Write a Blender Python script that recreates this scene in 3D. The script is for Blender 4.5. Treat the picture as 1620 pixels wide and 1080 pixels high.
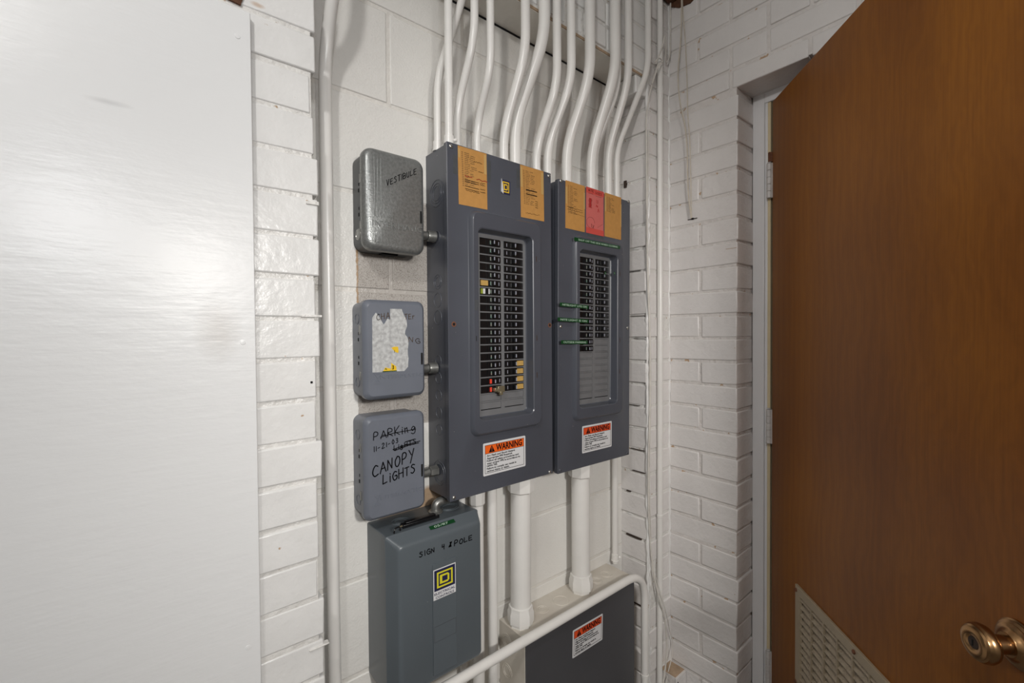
import bpy, bmesh, math, random
from mathutils import Vector, Matrix

# ------------------------------------------------------------------ scene, camera, lights
for o in list(bpy.data.objects): bpy.data.objects.remove(o)
SC = bpy.context.scene
COL = SC.collection
R = math.radians

cam_d = bpy.data.cameras.new('camera'); cam = bpy.data.objects.new('camera', cam_d); COL.objects.link(cam)
cam_d.sensor_fit = 'HORIZONTAL'; cam_d.sensor_width = 36.0; cam_d.lens = 709.27 / 1620 * 36.0
cam_d.clip_start = 0.01; cam_d.clip_end = 50
yaw, pitch, roll = R(39.677), R(-0.946), R(-0.420)
f = Vector((math.sin(yaw) * math.cos(pitch), math.cos(yaw) * math.cos(pitch), math.sin(pitch)))
r = Vector((math.cos(yaw), -math.sin(yaw), 0)); u = r.cross(f)
r2 = r * math.cos(roll) + u * math.sin(roll); u2 = -r * math.sin(roll) + u * math.cos(roll)
cam.matrix_world = Matrix(((r2.x, u2.x, -f.x, 0), (r2.y, u2.y, -f.y, 0), (r2.z, u2.z, -f.z, 1.31), (0, 0, 0, 1)))
SC.camera = cam

w = bpy.data.worlds.new('world'); SC.world = w; w.use_nodes = True
w.node_tree.nodes['Background'].inputs[0].default_value = (0.9, 0.95, 1.0, 1)
w.node_tree.nodes['Background'].inputs[1].default_value = 0.05

def bulb(name, loc, rad, power, color):
    d = bpy.data.lights.new(name, 'POINT'); d.shadow_soft_size = rad; d.energy = power; d.color = color
    o = bpy.data.objects.new(name, d); COL.objects.link(o); o.location = loc; return o
bulb('ceiling_bulb', (-0.47, -0.14, 2.32), 0.06, 25.5, (1.0, 0.98, 0.955))
def spot(name, loc, target, angle, power, rad, color):
    d = bpy.data.lights.new(name, 'SPOT'); d.energy = power; d.color = color; d.spot_size = R(angle); d.spot_blend = 1.0; d.shadow_soft_size = rad
    o = bpy.data.objects.new(name, d); COL.objects.link(o); o.location = loc
    o.rotation_euler = (Vector(target) - Vector(loc)).to_track_quat('-Z', 'Y').to_euler(); return o
spot('work_lamp', (-0.25, -0.95, 1.80), (-0.05, 0.84, 1.70), 80, 29.0, 0.11, (0.98, 0.985, 1.0))
spot('photo_lamp', (0.20, -1.0, 1.64), (1.0, 0.95, 0.85), 78, 88.0, 0.09, (1.0, 0.97, 0.93))


SC.view_settings.view_transform = 'Standard'
try: SC.view_settings.look = 'None'
except Exception: pass
SC.view_settings.gamma = 1.0
SC.view_settings.use_curve_mapping = False
SC.view_settings.exposure = 0.0

# ------------------------------------------------------------------ materials
def mat(name, col, rough=0.5, metal=0.0, var=0.06, vscale=8.0, bumps=(), spec=0.5, col2=None, speck=None, coat=0.0):
    """col: base colour; bumps: list of (scale vec or float, strength, distance); speck: (scale, threshold, colour)"""
    m = bpy.data.materials.new(name); m.use_nodes = True
    nt = m.node_tree; N = nt.nodes; L = nt.links
    b = N['Principled BSDF']
    b.inputs['Roughness'].default_value = rough; b.inputs['Metallic'].default_value = metal
    b.inputs['Specular IOR Level'].default_value = spec
    if coat: b.inputs['Coat Weight'].default_value = coat; b.inputs['Coat Roughness'].default_value = 0.12
    geo = N.new('ShaderNodeNewGeometry')
    c2 = col2 or tuple(max(0, c * (1 - var * 2)) for c in col)
    nz = N.new('ShaderNodeTexNoise'); nz.inputs['Scale'].default_value = vscale; nz.inputs['Detail'].default_value = 5
    L.new(geo.outputs['Position'], nz.inputs['Vector'])
    rp = N.new('ShaderNodeValToRGB'); rp.color_ramp.elements[0].position = 0.32; rp.color_ramp.elements[1].position = 0.68
    rp.color_ramp.elements[0].color = (*c2, 1); rp.color_ramp.elements[1].color = (*col, 1)
    L.new(nz.outputs['Fac'], rp.inputs['Fac'])
    out = rp.outputs['Color']
    if speck:
        sn = N.new('ShaderNodeTexNoise'); sn.inputs['Scale'].default_value = speck[0]; sn.inputs['Detail'].default_value = 2
        L.new(geo.outputs['Position'], sn.inputs['Vector'])
        sr = N.new('ShaderNodeValToRGB'); sr.color_ramp.elements[0].position = speck[1]; sr.color_ramp.elements[1].position = speck[1] + 0.03
        sr.color_ramp.elements[0].color = (0, 0, 0, 1); sr.color_ramp.elements[1].color = (1, 1, 1, 1)
        L.new(sn.outputs['Fac'], sr.inputs['Fac'])
        mx = N.new('ShaderNodeMixRGB'); mx.inputs['Color2'].default_value = (*speck[2], 1)
        L.new(sr.outputs['Color'], mx.inputs['Fac']); L.new(out, mx.inputs['Color1']); out = mx.outputs['Color']
    L.new(out, b.inputs['Base Color'])
    prev = None
    for sc, st, di in bumps:
        n2 = N.new('ShaderNodeTexNoise'); n2.inputs['Detail'].default_value = 4; n2.inputs['Scale'].default_value = 1.0
        mp = N.new('ShaderNodeVectorMath'); mp.operation = 'MULTIPLY'
        mp.inputs[1].default_value = sc if isinstance(sc, tuple) else (sc, sc, sc)
        L.new(geo.outputs['Position'], mp.inputs[0]); L.new(mp.outputs[0], n2.inputs['Vector'])
        bp = N.new('ShaderNodeBump'); bp.inputs['Strength'].default_value = st; bp.inputs['Distance'].default_value = di
        L.new(n2.outputs['Fac'], bp.inputs['Height'])
        if prev: L.new(prev.outputs['Normal'], bp.inputs['Normal'])
        prev = bp
    if prev: L.new(prev.outputs['Normal'], b.inputs['Normal'])
    m['out'] = out.node.name
    return m

def mask_mix(m, col, build):
    """mixes a second paint colour into a material through a mask built from world position (stains, bare patches)"""
    nt = m.node_tree; N = nt.nodes; L = nt.links; b = N['Principled BSDF']
    src = b.inputs['Base Color'].links[0].from_socket
    fac = build(N, L)
    mx = N.new('ShaderNodeMixRGB'); L.new(fac, mx.inputs['Fac']); L.new(src, mx.inputs['Color1'])
    if isinstance(col, tuple): mx.inputs['Color2'].default_value = (*col, 1)
    else: L.new(col, mx.inputs['Color2'])
    L.new(mx.outputs['Color'], b.inputs['Base Color'])

def blob_mask(c, rad, soft, amount, noise=0.0, nscale=25.0):
    """soft ellipsoid blob around c with radii rad"""
    def build(N, L):
        geo = N.new('ShaderNodeNewGeometry'); pos = geo.outputs['Position']
        sub = N.new('ShaderNodeVectorMath'); sub.operation = 'SUBTRACT'; sub.inputs[1].default_value = c; L.new(pos, sub.inputs[0])
        dv = N.new('ShaderNodeVectorMath'); dv.operation = 'DIVIDE'; dv.inputs[1].default_value = rad; L.new(sub.outputs[0], dv.inputs[0])
        ln = N.new('ShaderNodeVectorMath'); ln.operation = 'LENGTH'; L.new(dv.outputs[0], ln.inputs[0])
        val = ln.outputs['Value']
        if noise:
            nz = N.new('ShaderNodeTexNoise'); nz.inputs['Scale'].default_value = nscale; nz.inputs['Detail'].default_value = 5; L.new(pos, nz.inputs['Vector'])
            ma = N.new('ShaderNodeMath'); ma.operation = 'MULTIPLY_ADD'; ma.inputs[1].default_value = noise; L.new(nz.outputs['Fac'], ma.inputs[0]); L.new(val, ma.inputs[2])
            val = ma.outputs[0]
        mr = N.new('ShaderNodeMapRange'); mr.inputs['From Min'].default_value = 1.0 + soft; mr.inputs['From Max'].default_value = 1.0 - soft
        mr.inputs['To Min'].default_value = 0; mr.inputs['To Max'].default_value = amount
        L.new(val, mr.inputs['Value']); return mr.outputs[0]
    return build

WHITE = (0.80, 0.79, 0.765)
M = {}
M['board'] = mat('board_white_paint', (0.80, 0.805, 0.805), 0.30, var=0.01, vscale=3, bumps=(((9, 9, 120), 0.16, 0.0016), ((28, 28, 60), 0.26, 0.0016), ((90, 90, 240), 0.10, 0.0008)))
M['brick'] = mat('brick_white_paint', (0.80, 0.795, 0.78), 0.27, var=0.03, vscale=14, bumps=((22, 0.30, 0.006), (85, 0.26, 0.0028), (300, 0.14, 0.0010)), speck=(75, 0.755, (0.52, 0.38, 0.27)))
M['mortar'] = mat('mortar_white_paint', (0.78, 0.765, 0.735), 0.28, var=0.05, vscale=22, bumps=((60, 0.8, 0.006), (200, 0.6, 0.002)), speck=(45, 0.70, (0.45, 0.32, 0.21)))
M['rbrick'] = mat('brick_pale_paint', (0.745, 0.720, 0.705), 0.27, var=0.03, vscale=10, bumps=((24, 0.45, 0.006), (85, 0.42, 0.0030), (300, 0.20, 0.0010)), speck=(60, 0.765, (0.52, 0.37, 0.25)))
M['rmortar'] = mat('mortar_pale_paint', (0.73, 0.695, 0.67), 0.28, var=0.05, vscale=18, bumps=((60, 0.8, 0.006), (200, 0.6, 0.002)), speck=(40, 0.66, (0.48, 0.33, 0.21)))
M['block'] = mat('block_cream_paint', (0.775, 0.76, 0.725), 0.26, var=0.03, vscale=6, bumps=((45, 0.30, 0.004), (230, 0.55, 0.0016)))
M['joint'] = mat('joint_cream_paint', (0.76, 0.735, 0.69), 0.30, var=0.05, vscale=20, bumps=((90, 0.7, 0.004), (230, 0.5, 0.0016)))
M['soffit'] = mat('lintel_beige_paint', (0.80, 0.77, 0.71), 0.35, var=0.04, bumps=((160, 0.25, 0.001),))
M['edge'] = mat('lintel_edge_tan', (0.50, 0.36, 0.24), 0.5, var=0.15, vscale=40)
M['conduit'] = mat('conduit_cream_paint', (0.80, 0.785, 0.755), 0.27, var=0.03, vscale=16, bumps=(((60, 60, 18), 0.10, 0.002), (400, 0.10, 0.0005)))
M['trough'] = mat('trough_beige_paint', (0.66, 0.62, 0.55), 0.42, var=0.05, vscale=14, bumps=((300, 0.25, 0.0006),), col2=(0.58, 0.53, 0.46))
M['panel'] = mat('panel_slate_enamel', (0.074, 0.080, 0.098), 0.27, var=0.06, vscale=7, bumps=((420, 0.06, 0.0004),), speck=(170, 0.775, (0.32, 0.30, 0.27)))
M['panel2'] = mat('cover_charcoal_enamel', (0.072, 0.073, 0.080), 0.32, var=0.08, vscale=5, bumps=((420, 0.06, 0.0004),), speck=(120, 0.78, (0.3, 0.28, 0.25)))
M['dead'] = mat('dead_front_grey', (0.160, 0.162, 0.168), 0.5, var=0.06, vscale=30)
M['timer'] = mat('timer_grey_enamel', (0.150, 0.164, 0.196), 0.36, var=0.04, vscale=20, bumps=((500, 0.10, 0.0004),))
M['hammer'] = mat('hammered_grey_finish', (0.29, 0.30, 0.295), 0.30, metal=0.55, var=0.14, vscale=190, bumps=((380, 0.38, 0.0012),))
M['hamside'] = mat('dark_grey_case', (0.075, 0.078, 0.080), 0.45, metal=0.2, var=0.1, vscale=30)
M['contact'] = mat('contactor_grey_enamel', (0.098, 0.116, 0.130), 0.34, var=0.04, vscale=6, bumps=((420, 0.08, 0.0004),), speck=(200, 0.79, (0.35, 0.36, 0.36)))
M['black'] = mat('breaker_black_plastic', (0.006, 0.006, 0.007), 0.32, var=0.1)
M['matte'] = mat('breaker_matt_grey', (0.030, 0.031, 0.032), 0.6, var=0.05)
M['hole'] = mat('dark_recess', (0.004, 0.004, 0.004), 0.9, var=0.0)
M['markglint'] = mat('pale_mark_and_glint', (0.33, 0.34, 0.40), 0.5, var=0.1)
M['colmark'] = mat('breaker_colour_dot', (0.32, 0.22, 0.20), 0.5, col2=(0.12, 0.28, 0.22), vscale=260)
M['redwin'] = mat('red_indicator', (0.75, 0.06, 0.03), 0.4, var=0.0)
M['tag'] = mat('ochre_tag_paper', (0.50, 0.31, 0.085), 0.7, var=0.08, vscale=120)
M['grntag'] = mat('olive_tag_paper', (0.25, 0.30, 0.02), 0.6, var=0.05)
M['brassdull'] = mat('dull_brass', (0.34, 0.30, 0.20), 0.35, metal=0.7, var=0.1)
M['card'] = mat('kraft_card', (0.50, 0.25, 0.065), 0.62, var=0.05, vscale=90, bumps=((300, 0.05, 0.0003),))
M['red'] = mat('red_card', (0.55, 0.13, 0.115), 0.6, var=0.03, vscale=60)
M['redtape'] = mat('red_card_band', (0.56, 0.075, 0.06), 0.45, var=0.03)
M['tape'] = mat('yellowed_tape', (0.52, 0.33, 0.12), 0.4, var=0.04)
M['greytape'] = mat('grey_tape_residue', (0.062, 0.066, 0.072), 0.7, var=0.1, vscale=80)
M['ink'] = mat('black_ink', (0.006, 0.005, 0.006), 0.85, var=0.0, spec=0.12)
M['inkb'] = mat('brown_ink', (0.075, 0.042, 0.018), 0.6, var=0.0)
M['inkr'] = mat('red_ink', (0.42, 0.012, 0.012), 0.6, var=0.0)
M['wlabel'] = mat('label_white', (0.66, 0.66, 0.67), 0.40, var=0.01)
M['orange'] = mat('label_orange', (0.83, 0.125, 0.012), 0.40, var=0.01)
M['redor'] = mat('label_red_orange', (0.70, 0.075, 0.015), 0.40, var=0.01)
M['navy'] = mat('emblem_navy', (0.018, 0.020, 0.060), 0.4, var=0.0)
M['yellow'] = mat('emblem_yellow', (0.78, 0.50, 0.02), 0.4, var=0.02)
M['lemon'] = mat('emblem_lemon', (0.68, 0.62, 0.03), 0.4, var=0.02)
M['green'] = mat('green_label_tape', (0.004, 0.052, 0.013), 0.35, var=0.05)
M['mint'] = mat('tape_embossing', (0.42, 0.55, 0.45), 0.5, var=0.1)
M['paper'] = mat('worn_label_paper', (0.56, 0.57, 0.565), 0.8, var=0.12, vscale=130, bumps=((350, 0.3, 0.0005),), col2=(0.34, 0.34, 0.34))
M['steel'] = mat('zinc_steel', (0.55, 0.54, 0.51), 0.32, metal=0.9, var=0.12, vscale=60)
M['greysteel'] = mat('galvanised_fitting', (0.30, 0.30, 0.285), 0.38, metal=0.75, var=0.14, vscale=60, bumps=((120, 0.2, 0.001),))
M['rust'] = mat('rusty_steel', (0.20, 0.075, 0.035), 0.75, var=0.2, vscale=120)
M['darkrust'] = mat('dark_rusty_recess', (0.045, 0.026, 0.018), 0.7, var=0.2, vscale=120)
M['frame'] = mat('door_frame_grey_paint', (0.82, 0.815, 0.825), 0.30, var=0.015, vscale=8, bumps=((90, 0.08, 0.001),))
M['hinge'] = mat('hinge_painted', (0.66, 0.64, 0.62), 0.35, var=0.06, vscale=50)
M['cream'] = mat('cream_primer_edge', (0.72, 0.60, 0.38), 0.5, var=0.05)
M['grille'] = mat('grille_taupe_enamel', (0.400, 0.325, 0.225), 0.40, var=0.03, vscale=15)
M['slat'] = mat('grille_taupe_slat', (0.420, 0.345, 0.250), 0.5, var=0.10, vscale=60, speck=(480, 0.64, (0.16, 0.10, 0.07)))
M['bronze'] = mat('antique_brass', (0.42, 0.245, 0.115), 0.24, metal=1.0, var=0.10, vscale=40)
M['wire'] = mat('wire_cream_sheath', (0.62, 0.56, 0.47), 0.45, var=0.10, vscale=40)
M['wirew'] = mat('wire_white_painted', (0.70, 0.67, 0.62), 0.4, var=0.08, vscale=40)
M['brown'] = mat('broken_wood', (0.13, 0.055, 0.025), 0.85, var=0.25, vscale=60, bumps=((90, 0.8, 0.004),))
M['floor'] = mat('floor_concrete', (0.24, 0.22, 0.20), 0.7, var=0.1, vscale=5, bumps=((40, 0.2, 0.002),))
M['room'] = mat('room_white_paint', (0.66, 0.655, 0.645), 0.5, var=0.02, vscale=4, bumps=((60, 0.2, 0.002),))
M['hall'] = mat('hall_paint', (0.45, 0.43, 0.40), 0.6, var=0.02)

# smudges on the board, chipped corners, bare concrete behind the timers
mask_mix(M['board'], (0.50, 0.46, 0.42), blob_mask((0.095, 0.84, 1.318), (0.026, 0.2, 0.040), 0.55, 0.40, 0.35, 60))
mask_mix(M['board'], (0.40, 0.40, 0.40), blob_mask((-0.028, 0.84, 1.635), (0.020, 0.2, 0.0035), 0.6, 0.35, 0.3, 90))
mask_mix(M['brick'], (0.55, 0.42, 0.32), blob_mask((0.16, 0.84, 1.862), (0.012, 0.03, 0.005), 0.3, 0.8, 0.4, 90))
def bare_colour(m):
    N = m.node_tree.nodes; L = m.node_tree.links
    geo = N.new('ShaderNodeNewGeometry')
    n1 = N.new('ShaderNodeTexNoise'); n1.inputs['Scale'].default_value = 620; n1.inputs['Detail'].default_value = 2; L.new(geo.outputs['Position'], n1.inputs['Vector'])
    rp = N.new('ShaderNodeValToRGB'); e = rp.color_ramp.elements
    e[0].position = 0.30; e[0].color = (0.20, 0.175, 0.15, 1); e[1].position = 0.62; e[1].color = (0.47, 0.44, 0.405, 1)
    x = e.new(0.42); x.color = (0.39, 0.36, 0.33, 1)
    L.new(n1.outputs['Fac'], rp.inputs['Fac']); return rp.outputs['Color']
def box_mask(x0, x1, z0, z1, edge, noise, nscale):
    def build(N, L):
        geo = N.new('ShaderNodeNewGeometry'); pos = geo.outputs['Position']
        nz = N.new('ShaderNodeTexNoise'); nz.inputs['Scale'].default_value = nscale; nz.inputs['Detail'].default_value = 5; L.new(pos, nz.inputs['Vector'])
        sub = N.new('ShaderNodeVectorMath'); sub.operation = 'SUBTRACT'; sub.inputs[1].default_value = ((x0 + x1) / 2, 0, (z0 + z1) / 2); L.new(pos, sub.inputs[0])
        ab = N.new('ShaderNodeVectorMath'); ab.operation = 'ABSOLUTE'; L.new(sub.outputs[0], ab.inputs[0])
        sp = N.new('ShaderNodeSeparateXYZ'); L.new(ab.outputs[0], sp.inputs[0])
        def inside(sock, half):
            a = N.new('ShaderNodeMath'); a.operation = 'MULTIPLY_ADD'; a.inputs[1].default_value = noise; L.new(nz.outputs['Fac'], a.inputs[0]); L.new(sock, a.inputs[2])
            mr = N.new('ShaderNodeMapRange'); mr.inputs['From Min'].default_value = half + edge + noise / 2; mr.inputs['From Max'].default_value = half - edge + noise / 2
            L.new(a.outputs[0], mr.inputs['Value']); return mr.outputs[0]
        mu = N.new('ShaderNodeMath'); mu.operation = 'MULTIPLY'
        L.new(inside(sp.outputs['X'], (x1 - x0) / 2), mu.inputs[0]); L.new(inside(sp.outputs['Z'], (z1 - z0) / 2), mu.inputs[1])
        return mu.outputs[0]
    return build
for k in ('block', 'joint'):
    mask_mix(M[k], bare_colour(M[k]) if k == 'block' else (0.46, 0.43, 0.395), box_mask(0.3605, 0.545, 1.10, 1.62, 0.0008, 0.008, 55))
    mask_mix(M[k], (0.40, 0.27, 0.16), box_mask(0.3600, 0.3635, 1.38, 1.50, 0.0015, 0.007, 120))
    mask_mix(M[k], (0.42, 0.30, 0.20), box_mask(0.400, 0.62, 0.86, 0.945, 0.004, 0.02, 30))

# door veneer: long vertical figure with wavy cathedral grain
def wood():
    m = bpy.data.materials.new('door_brown_veneer'); m.use_nodes = True
    nt = m.node_tree; N = nt.nodes; L = nt.links; b = N['Principled BSDF']
    b.inputs['Roughness'].default_value = 0.40; b.inputs['Specular IOR Level'].default_value = 0.32
    tc = N.new('ShaderNodeTexCoord'); P = tc.outputs['Object']
    def mul(v, s):
        a = N.new('ShaderNodeVectorMath'); a.operation = 'MULTIPLY'; a.inputs[1].default_value = v; L.new(s, a.inputs[0]); return a.outputs[0]
    n0 = N.new('ShaderNodeTexNoise'); n0.inputs['Scale'].default_value = 1; n0.inputs['Detail'].default_value = 2; L.new(mul((3.2, 1, 1.5), P), n0.inputs['Vector'])
    nd = N.new('ShaderNodeTexNoise'); nd.inputs['Scale'].default_value = 1; nd.inputs['Detail'].default_value = 4; nd.inputs['Roughness'].default_value = 0.62; L.new(mul((7.5, 1, 3.4), P), nd.inputs['Vector'])
    sx = N.new('ShaderNodeSeparateXYZ'); L.new(P, sx.inputs[0])
    def math_(op, a, c, d=None):
        q = N.new('ShaderNodeMath'); q.operation = op
        for i_, v_ in enumerate((a, c, d)):
            if v_ is None: continue
            if isinstance(v_, (int, float)): q.inputs[i_].default_value = v_
            else: L.new(v_, q.inputs[i_])
        return q.outputs[0]
    amp = math_('MULTIPLY_ADD', sx.outputs['X'], 22.0, 1.5)            # straight grain at the hinge side, flamed figure further out
    ph = math_('ADD', math_('MULTIPLY', sx.outputs['X'], 55.0), math_('MULTIPLY', nd.outputs['Fac'], amp))
    ring = math_('MULTIPLY_ADD', math_('SINE', math_('MULTIPLY', ph, 3.1), 0), 0.5, 0.5)
    n1 = N.new('ShaderNodeTexNoise'); n1.inputs['Scale'].default_value = 1; n1.inputs['Detail'].default_value = 6; L.new(mul((260, 10, 7), P), n1.inputs['Vector'])
    def ramp(s, a, ca, bpos, cb):
        q = N.new('ShaderNodeValToRGB'); e = q.color_ramp.elements; e[0].position = a; e[0].color = (*ca, 1); e[1].position = bpos; e[1].color = (*cb, 1); L.new(s, q.inputs['Fac']); return q.outputs['Color']
    base = ramp(n0.outputs['Fac'], 0.30, (0.200, 0.064, 0.0085), 0.70, (0.330, 0.118, 0.0110))
    def mixm(mode, fac, a, c):
        q = N.new('ShaderNodeMixRGB'); q.blend_type = mode; q.inputs['Fac'].default_value = fac; L.new(a, q.inputs['Color1']); L.new(c, q.inputs['Color2']); return q.outputs['Color']
    c = mixm('MULTIPLY', 0.26, base, ramp(ring, 0.0, (0.62, 0.58, 0.55), 1.0, (1, 1, 1)))
    c = mixm('MULTIPLY', 0.34, c, ramp(n1.outputs['Fac'], 0.35, (0.66, 0.62, 0.60), 0.62, (1, 1, 1)))
    L.new(c, b.inputs['Base Color'])
    bp = N.new('ShaderNodeBump'); bp.inputs['Strength'].default_value = 0.08; bp.inputs['Distance'].default_value = 0.0006
    L.new(n1.outputs['Fac'], bp.inputs['Height']); L.new(bp.outputs['Normal'], b.inputs['Normal'])
    return m
M['wood'] = wood()

# ------------------------------------------------------------------ mesh helpers
class MB:
    def __init__(s): s.v = []; s.f = []; s.mi = []
    def add(s, vs, fs, mi=0):
        n = len(s.v); s.v += [tuple(p) for p in vs]; s.f += [tuple(i + n for i in q) for q in fs]; s.mi += [mi] * len(fs); return s
    def box(s, x0, x1, y0, y1, z0, z1, mi=0):
        vs = [(x, y, z) for z in (z0, z1) for y in (y0, y1) for x in (x0, x1)]
        return s.add(vs, [(0, 2, 3, 1), (4, 5, 7, 6), (0, 1, 5, 4), (2, 6, 7, 3), (0, 4, 6, 2), (1, 3, 7, 5)], mi)
    def loft(s, loops, cap0=True, cap1=True, mi=0, closed=True):
        n = len(loops[0]); vs = [p for l in loops for p in l]; fs = []
        for k in range(len(loops) - 1):
            for i in range(n if closed else n - 1):
                j = (i + 1) % n; fs.append((k * n + i, k * n + j, (k + 1) * n + j, (k + 1) * n + i))
        if cap0: fs.append(tuple(range(n))[::-1])
        if cap1: fs.append(tuple((len(loops) - 1) * n + i for i in range(n)))
        return s.add(vs, fs, mi)
    def prism(s, poly, y0, y1, mi=0):
        """poly in (x, z), counter-clockwise seen from the front (-y); front at y1"""
        return s.loft([[(x, y0, z) for x, z in poly], [(x, y1, z) for x, z in poly]], mi=mi)
    def tube(s, path, rad, n=16, mi=0, cap=True):
        P = [Vector(p) for p in path]; loops = []; up = None
        rr = rad if isinstance(rad, (list, tuple)) else [rad] * len(P)
        for i, p in enumerate(P):
            t = (P[min(i + 1, len(P) - 1)] - P[max(i - 1, 0)]).normalized()
            if up is None:
                up = Vector((0, 1, 0)) if abs(t.y) < 0.9 else Vector((1, 0, 0))
            a = (up - t * up.dot(t)).normalized(); b = t.cross(a); up = a
            loops.append([tuple(p + (a * math.cos(k * 2 * math.pi / n) + b * math.sin(k * 2 * math.pi / n)) * rr[i]) for k in range(n)])
        return s.loft(loops, cap, cap, mi)
    def lathe(s, prof, origin, axis, n=24, mi=0):
        """prof: list of (distance along axis, radius)"""
        a = Vector(axis).normalized(); o = Vector(origin)
        return s.tube2([o + a * d for d, _ in prof], [q for _, q in prof], a, n, mi)
    def tube2(s, P, rr, a, n, mi):
        up = Vector((0, 0, 1)) if abs(a.z) < 0.9 else Vector((1, 0, 0))
        e1 = (up - a * up.dot(a)).normalized(); e2 = a.cross(e1)
        return s.loft([[tuple(p + (e1 * math.cos(k * 2 * math.pi / n) + e2 * math.sin(k * 2 * math.pi / n)) * q) for k in range(n)] for p, q in zip(P, rr)], True, True, mi)
    def mesh(s, name, mats, smooth=35):
        me = bpy.data.meshes.new(name); me.from_pydata(s.v, [], s.f)
        for q in (mats if isinstance(mats, (list, tuple)) else [mats]): me.materials.append(M[q])
        if len(me.materials) > 1:
            for p, i in zip(me.polygons, s.mi): p.material_index = i
        bm = bmesh.new(); bm.from_mesh(me); bmesh.ops.recalc_face_normals(bm, faces=bm.faces); bm.to_mesh(me); bm.free()
        if smooth:
            me.shade_smooth(); me.set_sharp_from_angle(angle=R(smooth))
        me.update(); return me
    def build(s, name, mats, parent=None, smooth=35, bevel=0.0, seg=2, loc=None):
        return link(name, s.mesh(name, mats, smooth), parent, bevel, seg, loc)

SMALL = ('typed_lines', 'pen_notes', 'red_pen_notes', 'pencil_notes', 'red_marker_notes', 'crossed_out_lines')
def link(name, me, parent=None, bevel=0.0, seg=2, loc=None):
    o = bpy.data.objects.new(name, me); COL.objects.link(o)
    if name in SMALL: o['kind'] = 'stuff'
    if parent: o.parent = parent
    if loc: o.location = loc
    if bevel:
        b = o.modifiers.new('bevel', 'BEVEL'); b.width = bevel; b.segments = seg; b.limit_method = 'ANGLE'; b.angle_limit = R(40)
    return o
def tag(o, label, cat, group=None):
    o['label'] = label; o['category'] = cat
    if group: o['group'] = group
    return o
def thing(name, label, cat, loc=(0, 0, 0), group=None, rot=(0, 0, 0)):
    o = bpy.data.objects.new(name, None); COL.objects.link(o); o.location = loc; o.rotation_euler = rot; o.empty_display_size = 0.05
    return tag(o, label, cat, group)
def struct(o): o['kind'] = 'structure'; return o
def rrect(x0, x1, z0, z1, rad, y, n=5):
    pts = []
    for cx, cz, a0 in ((x1 - rad, z0 + rad, -90), (x1 - rad, z1 - rad, 0), (x0 + rad, z1 - rad, 90), (x0 + rad, z0 + rad, 180)):
        for k in range(n + 1):
            a = R(a0 + 90 * k / n); pts.append((cx + rad * math.cos(a), y, cz + rad * math.sin(a)))
    return pts
def bend_path(pts, rad, n=8):
    """polyline with rounded corners; rad = distance from each corner where the bend begins"""
    P = [Vector(p) for p in pts]; out = [P[0]]
    for i in range(1, len(P) - 1):
        a, c, b = P[i - 1], P[i], P[i + 1]
        q = rad[i - 1] if isinstance(rad, (list, tuple)) else rad
        s = c + (a - c).normalized() * min(q, (a - c).length * 0.49); e = c + (b - c).normalized() * min(q, (b - c).length * 0.49)
        for k in range(n + 1):
            t = k / n; out.append(s * (1 - t) ** 2 + c * 2 * t * (1 - t) + e * t * t)
    out.append(P[-1]); return out
def smooth_path(pts, n=6):
    P = [Vector(p) for p in pts]; P = [P[0] * 2 - P[1]] + P + [P[-1] * 2 - P[-2]]; out = []
    for i in range(1, len(P) - 2):
        p0, p1, p2, p3 = P[i - 1:i + 3]
        for k in range(n):
            t = k / n
            out.append(0.5 * ((2 * p1) + (p2 - p0) * t + (2 * p0 - 5 * p1 + 4 * p2 - p3) * t * t + (3 * p1 - p0 - 3 * p2 + p3) * t ** 3))
    out.append(P[-2]); return out

# lettering from the built-in font, laid flat in the x-z plane
_tc = {}
def text_geo(s, bold=0.0):
    k = (s, bold)
    if k not in _tc:
        c = bpy.data.curves.new('t', 'FONT'); c.body = s; c.size = 1; c.offset = bold; c.resolution_u = 2
        o = bpy.data.objects.new('t', c); COL.objects.link(o)
        dg = bpy.context.evaluated_depsgraph_get(); dg.update(); ev = o.evaluated_get(dg); me = ev.to_mesh()
        _tc[k] = ([tuple(v.co) for v in me.vertices], [tuple(p.vertices) for p in me.polygons])
        ev.to_mesh_clear(); bpy.data.objects.remove(o); bpy.data.curves.remove(c)
    return _tc[k]
def put_text(mb, s, x0, x1, z0, h, y, bold=0.0, mi=0, thick=0.0003, slope=0.0):
    """string s from x0 to x1 (x1 None keeps aspect), cap height h, baseline z0, front at y"""
    v, fc = text_geo(s, bold)
    if not v: return
    a = min(p[0] for p in v); b = max(p[0] for p in v); sz = h / 0.70
    sx = sz if x1 is None else (x1 - x0) / (b - a)
    vs = []
    for p in v:
        x = x0 + (p[0] - a) * sx; vs.append((x, y, z0 + p[1] * sz + slope * (x - x0)))
    mb.add(vs, fc, mi)
    n = len(vs); ec = {}
    for t in fc:
        for a_, b_ in zip(t, t[1:] + t[:1]): ec[(min(a_, b_), max(a_, b_))] = ec.get((min(a_, b_), max(a_, b_)), 0) + 1
    rim = [e_ for e_, c_ in ec.items() if c_ == 1]
    mb.add(vs + [(q[0], q[1] + thick, q[2]) for q in vs], [(a_, b_, b_ + n, a_ + n) for a_, b_ in rim], mi)

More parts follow.
